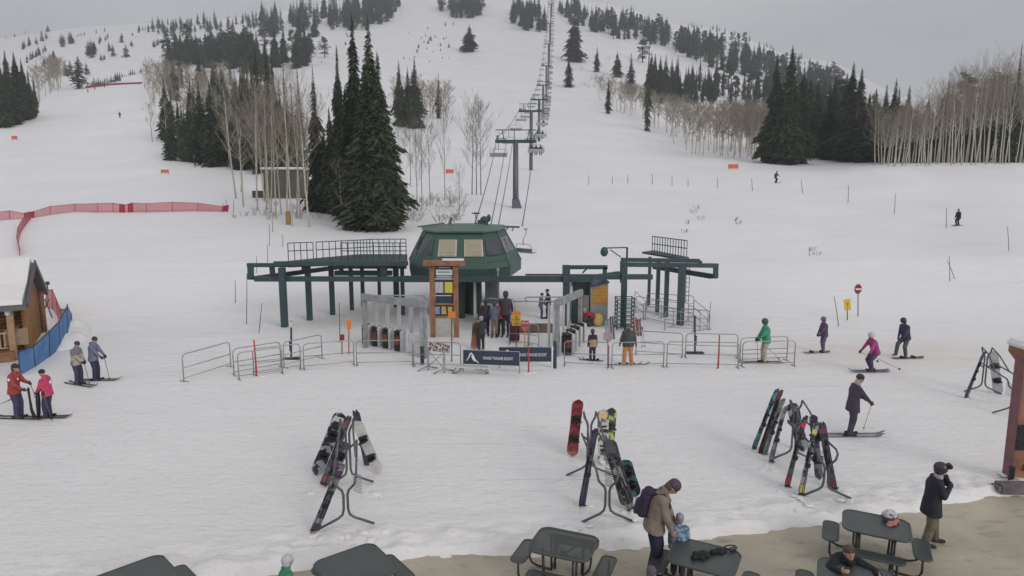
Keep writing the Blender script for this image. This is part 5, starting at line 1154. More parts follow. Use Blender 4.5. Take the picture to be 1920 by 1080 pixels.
i4 = person((179, 713), 79, R(0), "person in a grey-blue jacket leaning on a pole, right of the beige vest", jacket=(.14, .155, .22), pants=(.04, .035, .07), hatc=(.05, .045, .08), hands=((.40, .12, .98), (.38, -.10, .97)), head=16, hood=True)
worn_skis(i4, "skis worn by the person in the grey-blue jacket", (.06, .055, .06), ang=3)
pole_between(wpos(i4, (.43, .0, 1.0)), wpos(i4, (.58, .0, .02)), "ski pole planted in front of the grey-blue jacket")
# centre
i5 = person((1111, 677), 57, R(100), "child in a tan and black jacket standing on skis by the right gates", jacket=(.42, .27, .13), vest=(.03, .025, .03), pants=(.04, .035, .09), hatc=(.08, .03, .06), hat="helmet", hands=((.10, .26, .85), (.10, -.26, .85)))
worn_skis(i5, "short skis worn by the child in tan and black", (.10, .10, .10), ang=60, L=1.25)
i6 = person((1177, 685), 75, R(92), "person in a green-grey jacket and orange trousers seen from behind", jacket=(.055, .065, .06), pants=(.50, .22, .08), hatc=(.10, .11, .09), hands=((.12, .36, .82), (.05, -.38, .80)), feet=((.03, .16), (.03, -.16)), hood=True, bulk=1.12)
worn_skis(i6, "dark skis worn sideways by the person in orange trousers", (.05, .05, .06), ang=-88, L=1.5)
i7 = person((1434, 680), 79, R(180), "person in a bright green jacket and cream trousers facing left", jacket=(.05, .28, .17), pants=(.40, .35, .30), hatc=(.03, .08, .08), hat="helmet", hands=((.36, .1, .92), (.34, -.12, .93)), head=6)
worn_skis(i7, "skis worn by the person in the green jacket", (.10, .08, .07), ang=0)
pole_between(wpos(i7, (.2, -.25, .92)), wpos(i7, (-.72, -.3, .05)), "ski pole trailing behind the person in green"); pole_between(wpos(i7, (.40, .1, .95)), wpos(i7, (.36, .2, .02)), "upright ski pole of the person in green")
i8 = person((1543, 661), 64, R(185), "person in a purple snow suit gliding left on a snowboard", jacket=(.10, .06, .12), pants=(.11, .08, .12), hatc=(.10, .09, .14), hat="helmet", hands=((.34, .12, .86), (.28, -.12, .86)), feet=((.05, .10), (-.06, -.10)), head=8)
worn_board(i8, "mottled snowboard under the person in purple", (.25, .24, .26), (.06, .06, .07), ang=4, off=(.32, 0), L=1.4)
i9 = person((1636, 697), 77, R(188), "person in a magenta jacket skiing left bent forward, poles trailing", jacket=(.30, .05, .17), pants=(.09, .045, .10), hatc=(.50, .49, .48), hat="helmet", hip=.84, lean=22, hands=((.42, .28, .80), (.50, -.20, .78)), feet=((.12, .12), (.0, -.12)), head=-12, collar=(.25, .05, .07), fz=.02)
worn_skis(i9, "dark skis worn by the skier in magenta", (.06, .055, .08), ang=-4, L=1.75)
pole_between(wpos(i9, (.50, -.22, .80)), wpos(i9, (-.55, -.4, .28)), "first pole trailing behind the magenta skier"); pole_between(wpos(i9, (.44, .3, .80)), wpos(i9, (-1.0, .35, .12)), "second pole trailing behind the magenta skier")
i10 = person((1694, 671), 73, R(195), "person in dark navy and patterned trousers pushing a snowboard, one knee raised", jacket=(.05, .04, .08), pants=(.07, .08, .09), hatc=(.03, .025, .05), hat="helmet", lean=12, hands=((.32, .14, .78), (.34, -.06, .76)), feet=((.0, .1), (.30, -.12)), feetz=(.02, .10), head=14)
worn_board(i10, "thin snowboard under the person in navy", (.07, .08, .08), None, ang=-8, off=(-.12, .1), L=1.5)
i11 = person((1596, 817), 113, R(-5), "person in a plum snow suit with a pale collar, hands raised at the waist", jacket=(.060, .048, .070), pants=(.055, .052, .075), hatc=(.045, .042, .06), hat="beanie", goggles=False, hands=((.34, .14, 1.06), (.42, -.12, 1.00)), glove=(.20, .04, .09), feet=((.02, .13), (-.10, -.10)), head=14, collar=(.42, .38, .32), lean=5, jlen=.10)
worn_skis(i11, "grey skis worn by the person in plum", (.16, .155, .17), ang=5, L=1.75)
pole_between(wpos(i11, (.44, -.12, 1.02)), wpos(i11, (.22, -.2, .25)), "thin pale pole slanting back from the plum person's hand", (.45, .44, .36))
# foreground
i12 = person((1741, 1021), 152, R(-18), "tall person in a blackish navy jacket and olive brown trousers, hands at the face", jacket=(.018, .020, .030), pants=(.15, .125, .085), hatc=(.045, .032, .06), hat="helmet", goggles=None, hands=((.21, .05, 1.50), (.27, -.03, 1.32)), glove=(.025, .022, .03), feet=((.14, .15), (-.10, -.14)), head=6, jlen=.13, hair=(.35, .32, .32), bulk=1.08, collar=(.38, .36, .37), vox=.012)
mb = MB(); q = wpos(i12, i12["hc"] + V((.14, 0, .10))); mb.box(q, (.10, .16, .10), Matrix.Rotation(R(-18), 3, 'Z'), bev=.03); tag(mb.build("goggles", BLACK, world=True, loc=q), "goggles pushed up on the navy-jacketed person's helmet", "goggles")
i13 = person(None, 190, R(-14), "person in a tan jacket with bowed head wearing a dark backpack beside a child", jacket=(.215, .17, .135), pants=(.022, .020, .045), hatc=(.075, .05, .075), hat="beanie", lean=13, hip=.95, hands=((.30, .14, .84), (.26, -.16, .86)), feet=((.0, .12), (-.06, -.11)), head=44, glove=None, pos=at(1228, 1078), bulk=1.1, vox=.012, pack=((.035, .022, .055), "dark purple backpack worn by the person in tan"), boots=(.03, .025, .02), hair=(.12, .08, .06))
i14 = person(None, 106, R(70), "child in a blue camouflage jacket and grey helmet held by the bowed adult", jacket=(.07, .15, .24), jalt=(.30, .40, .48), pants=(.035, .045, .055), hatc=(.27, .24, .28), hat="helmet", goggles=None, height=1.32, s=.66, pos=at(1270, 1080), hands=((.12, .27, .80), (.12, -.27, .80)), bulk=1.2, vox=.013, glove=(.3, .3, .32))
i15 = person(None, 0, R(30), "child in a green jacket and white helmet cut off by the bottom edge", jacket=(.05, .22, .12), pants=(.04, .04, .05), hatc=(.45, .45, .50), hat="helmet", s=.72, pos=at(540, 1185), hands=((.2, .2, .9), (.4, -.1, 1.0)))
i16 = person(None, 0, R(60), "person with dark hair whose crown shows at the bottom edge by the adult's feet", jacket=(.04, .04, .05), pants=(.04, .04, .05), hat="beanie", hatc=(.10, .08, .11), s=.8, pos=at(1214, 1226), hip=.9)
# the man at the table: sits on the far-side bench facing the camera
tp = tpos(1605, 1083); sp = tp + V((.11, .68, 0)); 
i17 = person(None, 0, R(-97), "man in a black jacket and olive cap leaning on the table, face up", jacket=(.012, .014, .016), pants=(.03, .03, .035), hatc=(.075, .06, .04), hat="cap", s=1.0, pos=V((sp.x, sp.y, 0)), hip=.46, lean=50, hands=((.66, .34, .80), (.60, -.24, .80)), feet=((.30, .13), (.28, -.13)), head=-52, hair=(.07, .05, .04), bulk=1.12, vox=.012, glove=None)
# skiers in line
i20 = person((903, 656), 60, R(110), "person in black holding a reddish snowboard in the lift line", jacket=(.03, .035, .03), pants=(.03, .03, .035), hatc=(.30, .30, .32), hat="helmet", hands=((.1, .45, .9), (.25, -.1, 1.2)))
e = empty("snowboard", at(889, 655), "reddish brown snowboard held upright in the lift line", "snowboard"); b_ = at(889, 655); t_ = P(893, 603, b_.y + .1); e.rotation_euler = leaning(b_, t_, (1, .2, 0)); L = (t_ - b_).length; mb = MB(); board_shape(mb, L, .36); mb.off((L / 2, 0, 0)); mb.build("deck", skimat((.22, .09, .06)), e)
for (px, v, h, yaw, l, jc, pc, hc_) in [(911, 626, 62, 95, "person in black and maroon farthest left in the loading group", (.05, .035, .045), (.03, .03, .05), (.03, .03, .04)),
        (927, 629, 60, 90, "person in a blue jacket with tan trousers in the loading group", (.11, .13, .20), (.28, .17, .11), (.05, .05, .06)),
        (939, 627, 62, 88, "person in a red jacket and black trousers in the loading group", (.45, .06, .07), (.03, .03, .04), (.05, .04, .05)),
        (948, 628, 78, 85, "tall person in dark maroon at the right of the loading group", (.055, .045, .055), (.04, .03, .035), (.04, .035, .05))]:
    i_ = person((px, v), h, R(yaw), l, jacket=jc, pants=pc, hatc=hc_, hat="helmet", hands=((.25, .25, .95), (.25, -.25, .95)), group="skiers loading the chair", s=(h * mpp(at(px, v)) / 1.75) * 1.02)
    worn_skis(i_, "skis under the " + l.split(" in the")[0].split(" at the")[0].replace("farthest left", "at left"), (.07, .07, .08), L=1.6)
dk = at(1000, 624).y + 1.3
for (px, h, yaw, l, jc, pc) in [(1028, 54, 180, "attendant in dark navy standing on the timber deck", (.03, .03, .055), (.025, .025, .05)), (1014, 47, 0, "smaller attendant in grey-blue at the left on the timber deck", (.12, .13, .18), (.05, .05, .10))]:
    x = P(px, 600, dk).x; person(None, h, R(yaw), l, jacket=jc, pants=pc, pos=(x, dk, DECKZ), s=h * mpp((x, dk, .6)) / 1.75, hands=((.35, .15, 1.0), (.3, -.15, 1.0)), hatc=(.03, .03, .06), group="lift attendants")
person((1108, 612), 30, R(180), "person in red bending down with a yellow bag behind the right gates", jacket=(.28, .03, .045), pants=(.03, .05, .05), s=.82, hip=.62, lean=58, hands=((.45, .15, .35), (.45, -.15, .35)), head=-10, hatc=(.4, .32, .34), collar=(.4, .3, .1))
mb = MB(); p = at(1121, 612); mb.ell(p + V((0, 0, .35)), (.28, .25, .36)); tag(mb.build("bag", mat("yellow bag", (.50, .36, .12), .8), world=True, loc=p), "yellow sack beside the person in red", "bag")
mb = MB(); p = at(1127, 606); mb.ell(p + V((0, 0, .5)), (.18, .2, .42)); tag(mb.build("fire_barrel", mat("dark red padding", (.16, .02, .03), .7), world=True, loc=p), "dark red pad standing by the grey hut", "pad")
e = empty("snowmobile_seat", at(964, 641), "dark red and black ski crate under the yellow warning sign", "crate"); mb = MB(); p = at(964, 641); mb.box(p + V((0, 0, .5)), (.5, .4, .85), bev=.05); mb.build("body", mat("dark plum crate", (.05, .02, .035), .6), e, world=True); e.name = "crate"
i30 = person((1454, 343), 22, R(-60), "distant skier in black turning on the upper right flat", jacket=(.03, .03, .045), pants=(.05, .045, .06), hatc=(.03, .03, .04), lean=14, hands=((.3, .35, 1.0), (.2, -.4, .9)), vox=.03, hip=.86)
worn_skis(i30, "skis of the distant skier in black", (.10, .09, .10), L=1.7, spread=1)
i31 = person((1796, 423), 31, R(200), "distant snowboarder in black beside a marker pole on the right slope", jacket=(.025, .022, .035), pants=(.03, .025, .04), hatc=(.025, .02, .03), lean=8, hip=.86, hands=((.15, .28, .75), (.15, -.28, .75)), vox=.03)
worn_board(i31, "board under the distant snowboarder in black", (.05, .05, .06), ang=0, off=(.15, 0), L=1.4)
for (px, v, h, l) in [(225, 221, 11, "tiny skier alone on the left piste"), (165, 174, 6, "tiny skier left of three near the crest"), (178, 169, 6, "tiny skier in the middle of three near the crest"), (196, 165, 6, "tiny skier right of three near the crest"), (366, 314, 10, "small dark figure under the narrow left spire"), (390, 314, 9, "small dark figure at the foot of the left aspens")]:
    person((px, v), h, R(-70), l, vox=.05, jacket=(.06, .06, .08), pants=(.05, .05, .06))
# riders on the chairs, seen from behind
def sitter():
    return person(None, 0, 0, "x", pos=(0, 0, 0), s=1., hip=.12, lean=4, feet=((.48, .12), (.46, -.12)), feetz=(-.55, -.55), hands=((.36, .2, .45), (.36, -.2, .45)), jacket=(.035, .035, .05), pants=(.04, .04, .055), hat="helmet", hatc=(.04, .04, .05), vox=.035)
si = sitter()["e"]; ri = 0
for p_, n in RIDE:
    for k in range(n):
        x = {3: (-.68, 0, .68), 2: (-.5, .45), 1: (.3,)}[n][k]; ri += 1
        c = copy_tree(si, ("rider in dark clothes on the occupied chair lowest on the right rope, " + ["left seat", "middle seat", "right seat"][k]) if n == 3 and p_.y < 100 else "tiny rider on a chair far up the right rope" if p_.y > 150 else ("single rider on the third chair up the right rope" if n == 1 else "rider on the second chair up the right rope, %s side" % ("left", "right")[k]), group="riders on the lift")
        c.location = p_ + V((x, -.02, -2.58)); c.rotation_euler[2] = pi / 2
for o in list(si.children): bpy.data.objects.remove(o)
bpy.data.objects.remove(si)
# loose skis and poles parked around the scaffold
for i, (bx, bv, tx, tv, c, l) in enumerate([(1141, 640, 1137, 598, (.2, .22, .25), "grey skis stuck upright left of the scaffold"), (1149, 636, 1146, 592, (.06, .06, .07), "dark skis stuck upright beside the scaffold"), (1193, 628, 1189, 594, (.30, .08, .06), "red skis stuck upright right of the scaffold"), (1199, 630, 1197, 597, (.10, .04, .07), "dark skis with knobby tops right of the scaffold")]):
    b_, t_ = lean_pts(bx, bv, tx, tv, .1); e = empty("pair_of_skis", b_, l, "skis", "skis stuck in the snow by the scaffold"); rot = leaning(b_, t_, (1, .3, 0)); e.rotation_euler = rot
    for k in (-1, 1): mb = MB(); ski_shape(mb, (t_ - b_).length, .10); mb.off(((t_ - b_).length / 2, .06 * k, 0)); mb.build("ski", skimat(c), e)
for k, (bx, bv, tx, tv) in enumerate([(1204, 652, 1203, 614), (1209, 651, 1205, 615)]): b_, t_ = lean_pts(bx, bv, tx, tv, .05); pole_between(t_, b_, ("left" if k == 0 else "right") + " one of two poles planted right of the orange-trousered skier")
# right edge timber gateway and log
g = at(1892, 892); Y = g.y; e = empty("timber_post", g, "thick reddish timber post with a snow topped beam at the right edge", "timber post"); k = mpp(g)
tz = P(1912, 655, Y).z; PUR = mat("purple lens fringe", (.20, .095, .10), .7, var=.2, scale=3)
mb = MB(); bb = V((P(1896, 880, Y).x, Y, 0)); mb.box((bb.x + .07, Y, tz / 2), (.27, .34, tz + .1)); mb.build("post", WOODR, e, world=True)
mb = MB(); mb.box((bb.x - .10, Y - .04, tz / 2), (.05, .3, tz + .08)); mb.build("fringe_strip", PUR, e, world=True)  # added strip, its purple tint painting in the lens colour fringe along the post
mb = MB(); z0 = P(1900, 672, Y).z; mb.prism([(bb.x - .20, Y - .25, z0 + .25), (bb.x - .20, Y - .25, z0 + .12), (bb.x + .02, Y - .25, z0 - .14), (bb.x + 2.5, Y - .25, z0 - .14), (bb.x + 2.5, Y - .25, z0 + .25)], V((0, 0, 0)), V((0, .5, 0))); mb.build("beam", WOODR, e, world=True)
mb = MB(); mb.box((bb.x + 1.15, Y, z0 + .34), (2.8, .66, .2), bev=.08); mb.build("beam_snow", SNOW, e, world=True)
mb = MB(); z1 = P(1900, 815, Y).z; mb.box((bb.x + .05, Y - .19, z1), (.34, .03, .62))
for a in (-1, 1):
    for c in (-.24, -.08, .08, .24): mb.ell((bb.x + .05 + a * .12, Y - .215, z1 + c), (.02, .015, .02), n=6, m=4)
mb.box((bb.x + .35, Y - .05, z1 + .05), (.5, .2, .14)); mb.build("bracket", BLACK, e, world=True)
mb = MB(); z2 = P(1900, 870, Y).z; mb.tube([(bb.x + .16, Y - .18, z2), (bb.x + .36, Y - .18, z2)], .09, 10); mb.box((bb.x - .12, Y - .18, .25), (.1, .06, .55)); mb.build("bolt", BLACK, e, world=True)
g2 = at(1905, 918); e = empty("timber_beam", g2, "weathered timber beam lying in the snow at the right edge", "timber beam"); mb = MB(); a, b_ = P(1872, 914, g2.y), P(1990, 916, g2.y); mb.bar(a, b_, .28, .22); mb.bar(a - V((.08, 0, 0)), a + V((.2, 0, 0)), .24, .12); mb.build("beam", mat("weathered timber", (.14, .12, .13), .85, scale=4, var=.35, bump=.3), e, world=True)

# the gear and posts stand in small trodden mounds
mb = MB(); r_ = random.Random(77); n_ = 0
for (px, v) in [(650,1002),(600,1002),(700,1001),(600,926),(702,926),(588,999),(1080,988),(1196,986),(1062,906),(1090,949),(1184,956),(1500,948),(1592,938),(1437,874),(1474,913),(1500,928),(1563,918),(1412,842),(1432,852),(481,706),(991,699),(1346,692),(1893,890),(1818,745),(1865,735)]:
    p = at(px, v)
    for k in range(5):
        a = r_.random() * 6.28; q = r_.uniform(.02, .3); s = r_.uniform(.04, .10); mb.ell((p.x + cos(a) * q, p.y + sin(a) * q, p.z - s * .1), (s * 1.6, s * 1.2, s * .45), Matrix.Rotation(a, 3, 'Z'), 8, 5)
tag(mb.build("snow", SNOW), "lumps of trodden snow around the racks and poles", "snow", kind="stuff")
# ------------------------------------------------------------------ trees
def foliage(name, dark, lite):
    m = mat(name, dark, .85, scale=1.3, alt=lite, altpos=.52, altw=.16, spec=.15); nt = m.node_tree
    oi = nt.nodes.new("ShaderNodeObjectInfo"); hs = nt.nodes.new("ShaderNodeHueSaturation"); b = nt.nodes["Principled BSDF"]
    mr = nt.nodes.new("ShaderNodeMapRange"); mr.inputs[3].default_value = .7; mr.inputs[4].default_value = 1.35
    nt.links.new(oi.outputs["Random"], mr.inputs[0]); nt.links.new(mr.outputs[0], hs.inputs["Value"])
    src = b.inputs["Base Color"].links[0].from_socket; nt.links.new(src, hs.inputs["Color"]); nt.links.new(hs.outputs[0], b.inputs["Base Color"])
    return m
NEED = foliage("needles", (.019, .029, .018), (.050, .066, .040))
NEED2 = foliage("needle tips", (.045, .058, .034), (.095, .105, .065))
SNOWB = mat("snow on boughs", (.75, .76, .78), .6, var=.05)
BARK = mat("conifer bark", (.085, .065, .052), .9, var=.3, bump=.5)
ASPB = mat("aspen bark", (.38, .35, .275), .85, scale=2.2, alt=(.54, .51, .42), altpos=.5, altw=.2)
ASPT = mat("aspen twigs", (.27, .232, .185), .9, var=.25)
ASPD = mat("dark bare bark", (.11, .095, .08), .9, var=.3)
ASPDT = mat("dark bare twigs", (.13, .112, .094), .9, var=.25)

def conifer(seed, rad, shape=.85, whorl=.55, droop=.35, n=9, spire=.0, irregular=.15, dens=1., H=20., bare=.03, wide=.55):
    r = random.Random(seed); cr = MB(); tr = MB()
    tr.tube([(0, 0, -.8), (0, 0, H * .5), (0, 0, H * .98)], [H * .014 + .05, H * .009 + .02, .02], 6)
    z = H * bare
    while z < H * .985:
        t = z / H
        q_ = min(1., (1 - t) / .72); q_ = q_ * q_ * (3 - 2 * q_)
        env = rad * ((1 - spire) * (1 - t) ** shape + spire * q_) * (.82 + .3 * noise.noise(V((seed * 3.1, t * 9, 0))))
        env = max(env, .12)
        if t < .1: env *= .75 + t * 2.5
        k = max(4, int(n * dens * (.45 + .75 * env / rad)))
        a0 = r.random() * 6.28
        for i in range(k):
            a = a0 + 6.283 * i / k + r.uniform(-.25, .25); L = env * r.uniform(1 - irregular * 1.6, 1 + irregular) * (1 + .55 * noise.noise(V((cos(a) * 1.3 + seed, sin(a) * 1.3, t * 5))))
            if r.random() < irregular * .35: L *= .5
            zz = z + r.uniform(-.5, .5) * whorl; d = V((cos(a), sin(a), 0)); sd = V((-sin(a), cos(a), 0))
            dr = droop * L * r.uniform(.6, 1.3); up = L * .06
            wd = min(L * wide, .38 + .13 * L) * r.uniform(.75, 1.25)
            p0 = V((0, 0, zz)) + d * L * .12; p1 = V((0, 0, zz + up - dr * .3)) + d * L * .5; p2 = V((0, 0, zz - dr)) + d * L
            mi = 1 if r.random() < .38 else 0
            if r.random() < .11:
                c = p0.lerp(p1, r.uniform(.5, 1.2)) + V((0, 0, .06)); e = min(.34, .1 * L + .1)
                cr.add([c - sd * e, c + d * e * .9, c + sd * e, c - d * e * .5], [(0, 1, 2, 3)], 2)
            h = wd * .5
            vs = [p0, p1 + sd * h - V((0, 0, h * .35)), p1 + V((0, 0, .08 * L)), p1 - sd * h - V((0, 0, h * .35)), p2, ]
            cr.add(vs, [(0, 1, 2), (0, 2, 3), (1, 4, 2), (2, 4, 3)], mi)
            # side sprays give a ragged outline
            for q in range(5 if L > 1.5 else 3 if L > .8 else 1):
                u = r.uniform(.35, .95); s = r.choice((-1, 1)); c = p0.lerp(p2, u) + V((0, 0, up * .4))
                ln = L * r.uniform(.18, .36) + .08; dd = (d * .55 + sd * s * .8); ww = ln * .34
                e = c + dd * ln - V((0, 0, ln * r.uniform(.2, .8)))
                cr.add([c + d * ww * .6, c - d * ww * .6, e, c + V((0, 0, -ww))], [(0, 1, 2), (0, 2, 3), (1, 3, 2)], 1 if r.random() < .5 else 0)
        z += whorl * r.uniform(.75, 1.25) * (1.05 - .55 * t)
    cr.add([(-.1, 0, H * .93), (.1, 0, H * .93), (0, 0, H * 1.01), (0, .1, H * .93), (0, -.1, H * .93)], [(0, 1, 2), (3, 4, 2)], 0)
    return tr, cr
def pine(seed, H=16., rad=3.4):          # round-headed high country pine, clumped boughs on a visible trunk
    r = random.Random(seed); cr = MB(); tr = MB()
    tr.tube([(0, 0, -.8), (r.uniform(-.3, .3), 0, H * .5), (0, 0, H * .95)], [.3, .2, .04], 6)
    for i in range(46):
        t = r.uniform(.16, 1); a = r.random() * 6.28
        env = rad * sqrt(max(.04, 1 - abs(t - .55) ** 2 * 4.2)) * (1.0 if t < .8 else .8)
        rr = env * r.uniform(.25, .85); c = V((cos(a) * rr, sin(a) * rr, t * H * .97)); s = r.uniform(.7, 1.35)
        tr.tube([(0, 0, c.z - .6), tuple(c)], [.07, .03], 4)
        for j in range(26):
            d = V((r.gauss(0, 1), r.gauss(0, 1), r.gauss(0, .6))).normalized(); p = c + d * s * r.uniform(.3, 1)
            q = V((r.gauss(0, 1), r.gauss(0, 1), r.gauss(0, .5))).normalized(); ln = r.uniform(.35, .75)
            x = q.cross(d).normalized() * ln * .3
            cr.add([p - q * ln * .4 - x, p - q * ln * .4 + x, p + q * ln * .6, p - d * .2], [(0, 1, 2), (0, 2, 3)], 1 if r.random() < .4 else (2 if r.random() < .02 else 0))
    return tr, cr
def limb(mb, r, p, d, L, rad, depth, mn, n):
    pts = [p]; q = V(p); dd = V(d)
    for i in range(3):
        dd = (dd + V((r.gauss(0, .10), r.gauss(0, .10), .10 + r.gauss(0, .05)))).normalized(); q = q + dd * L / 3; pts.append(V(q))
    mb.tube(pts, [max(mn, rad * (1 - .28 * i)) for i in range(3)] + [mn * .6], 3, 1 if rad < .045 else 0, caps=False)
    if depth <= 0: return
    for i in range(n):
        t = r.uniform(.25, 1) * 3; j = min(2, int(t)); b = pts[j].lerp(pts[j + 1], t - j)
        a = r.random() * 6.28; s = V((cos(a), sin(a), r.uniform(-.1, .7)))
        limb(mb, r, b, (dd * .75 + s * .75).normalized(), L * r.uniform(.35, .6), rad * .5, depth - 1, mn, max(2, n - 2))
def aspen(seed, H=14., first=.45, prim=16, mn=.014, trunk=.15, lean=.25, spread=.26, sub=5, depth=2):
    r = random.Random(seed); tr = MB(); cr = MB(); pts = []; x = y = 0.; a = r.random() * 6.28
    for i in range(7):
        t = i / 6; pts.append(V((x, y, -.6 + t * (H + .3)))); x += cos(a) * lean * H / 60 + r.gauss(0, .09); y += sin(a) * lean * H / 60 + r.gauss(0, .09)
    tr.tube(pts, [trunk * (1 - .88 * i / 6) + .01 for i in range(7)], 6, 0)
    for i in range(prim):
        t = first + (1 - first) * (i + r.random()) / prim * .97; k = min(5, int(t * 6)); b = pts[k].lerp(pts[k + 1], t * 6 - k)
        a = r.random() * 6.28; el = r.uniform(.35, 1.1); d = V((cos(a), sin(a), el)).normalized()
        env = .55 + .75 * sin(pi * min(1, (t - first) / (1 - first) * .85 + .12)); L = H * spread * env * r.uniform(.65, 1.15)
        limb(cr, r, b, d, L, trunk * .33 * (1.1 - t * .6), depth, mn, sub)
    return tr, cr

TREES = {}
def reg(kind, name, mbs, mats_t, mats_c, H, joined=False):
    tr, cr = mbs
    mt = tr.build("trunk", mats_t); mc = cr.build("crown", mats_c)
    me_t, me_c = mt.data, mc.data; bpy.data.objects.remove(mt); bpy.data.objects.remove(mc)
    j = MB(); j.v = list(tr.v); j.f = list(tr.f); j.sm = list(tr.sm); j.m = [3] * len(tr.f)
    j.add(cr.v, cr.f, 0); j.m[len(tr.f):] = cr.m
    ms = list(mats_c) if isinstance(mats_c, (list, tuple)) else [mats_c]
    while len(ms) < 3: ms.append(ms[0])
    o = j.build(name, ms + [mats_t if not isinstance(mats_t, (list, tuple)) else mats_t[0]]); me_j = o.data; bpy.data.objects.remove(o)
    TREES.setdefault(kind, []).append((name, me_t, me_c, me_j, H, j))
NM = [NEED, NEED2, SNOWB]
for s in range(4): reg("spruce", "spruce_tree", conifer(s, 3.5, .64, .5, .40, 14, .5, .26, 1.15, 22., .02), BARK, NM, 22.)
for s in range(3): reg("big", "spruce_tree", conifer(30 + s, 3.9, .60, .42, .36, 17, .5, .26, 1.35, 24., .01), BARK, NM, 24.)
for s in range(3): reg("fir", "fir_tree", conifer(10 + s, 1.75, .62, .42, .42, 12, .55, .3, 1., 18., .02, .8), BARK, NM, 18.)
for s in range(3): reg("far", "fir_tree", conifer(20 + s, 2.7, .58, .8, .5, 10, .5, .34, 1., 16., .02, .9), BARK, NM, 16.)
for s in range(3): reg("pine", "pine_tree", pine(s), BARK, NM, 16.)
for s in range(6): reg("aspen", "aspen_tree", aspen(s, 14., .38, 17, .013, .18, sub=5, lean=.9), ASPB, [ASPB, ASPT], 14.)
for s in range(3): reg("farasp", "aspen_tree", aspen(10 + s, 13., .33, 15, .034, .135, sub=4, spread=.22, lean=.6), ASPB, [ASPB, ASPT], 13.)
for s in range(3): reg("bare", "bare_tree", aspen(20 + s, 12., .3, 18, .013, .13, spread=.3), ASPD, [ASPD, ASPDT], 12.)

TCOUNT = {}
PLACED = []
def tree(kind, px, base, top, wpx=None, label=None, group=None, pos=None, split=None):
    p = V(pos) if pos is not None else at(px, base); m = mpp(p); hpx = base - top
    PLACED.append(dict(kind=kind, p=p, h=hpx * m, hpx=hpx, w=wpx * m if wpx else None, label=label, group=group, px=px, split=split))
NATW = {"spruce": 6.6 / 22, "big": 7.6 / 24, "fir": 3.3 / 18, "far": 5. / 16, "pine": 6.4 / 16, "aspen": 6 / 14., "farasp": 5 / 13., "bare": 6 / 12.}
def area(kind, poly, n, hm, label, group, seed=1, hj=.34, gap=2.2):
    r = random.Random(seed); xs = [q[0] for q in poly]; ys = [q[1] for q in poly]; got = []; tries = 0
    while len(got) < n and tries < n * 60:
        tries += 1; x = r.uniform(min(xs), max(xs)); y = r.uniform(min(ys), max(ys)); ins = False
        for (x0, y0), (x1, y1) in zip(poly, poly[1:] + poly[:1]):
            if (y0 > y) != (y1 > y) and x < x0 + (y - y0) * (x1 - x0) / (y1 - y0): ins = not ins
        if not ins: continue
        p = hit(x, y)
        if p is None: continue
        if any((p - q).length < gap for q in got): continue
        got.append(p); h = hm * r.uniform(1 - hj, 1 + hj); k = kind if isinstance(kind, str) else r.choice(kind)
        PLACED.append(dict(kind=k, p=p, h=h, hpx=h / mpp(p), w=None, label=label, group=group, px=x, split=None))

# --- the tall dark clump beside the lift
for a in [(642,404,94,50,"slim spruce rising at the left shoulder of the tall dark clump"),
          (672,414,42,78,"tallest dense spruce of the clump, left of its twin tops"),
          (701,428,46,88,"broad dense spruce with a twin pointed top in the clump"),
          (716,431,108,84,"dense spruce right behind the twin-topped one, boughs sweeping to the snow"),
          (727,432,176,72,"lower full spruce at the right edge of the tall clump"),
          (655,412,168,66,"dark spruce filling the lower left of the tall clump"),
          (690,430,150,100,"broad spruce at the foot of the clump with snow flecks"),
          (624,400,205,54,"mid-height spruce at the left foot of the tall clump"),
          (612,398,240,44,"short dark spruce beside the leaning pale aspen")]:
    tree("big", *a[:4], label=a[4], group="spruces of the tall clump by the lift", split=True)
tree("spruce", 597, 396, 130, 48, "slender spruce with snowy boughs left of the tall clump", "spruces of the tall clump by the lift", split=True)
tree("fir", 567, 355, 138, 34, "narrow dark spire behind the aspens near the utility hut", "spires behind the aspens", split=True)
tree("fir", 531, 330, 150, 26, "small pointed fir top showing above the brown aspens", "spires behind the aspens", split=True)
for a in [(750,236,116,30,"left fir of the three dark ones right of the tall clump"), (766,232,126,24,"middle and lowest fir of the three right of the tall clump"), (779,240,110,34,"right and fullest fir of the three right of the tall clump")]:
    tree("spruce", *a[:4], label=a[4], group="three firs right of the tall clump", split=True)
tree("fir", 823, 222, 138, 14, "lone slim dark spire among bare aspens below the open bowl", split=True)
tree("spruce", 880, 97, 48, 34, "lone full spruce standing on the open snowfield left of the lift", split=True)
tree("fir", 1066, 164, 107, 22, "lone dark fir on the piste just right of the lift line", split=True)
tree("spruce", 1076, 115, 22, 36, "tall ragged spruce on the snow above the lone fir", split=True)
tree("fir", 1119, 134, 88, 14, "small narrow fir left of the airy young spruce", split=True)
tree("spruce", 1157, 144, 97, 22, "airy young spruce on the right-hand snow shoulder", split=True)
tree("fir", 1182, 176, 102, 22, "blunt-topped column of dark fir above the aspens", split=True)
tree("fir", 1140, 213, 147, 14, "slim dark fir standing in front of the upper aspens", split=True)
tree("pine", 1205, 118, 74, 26, "dark broad fir at the snow edge over the aspen stand", split=True)
tree("fir", 1213, 246, 80, 16, "tall dark fir with a bare lower trunk among the aspens", split=True)
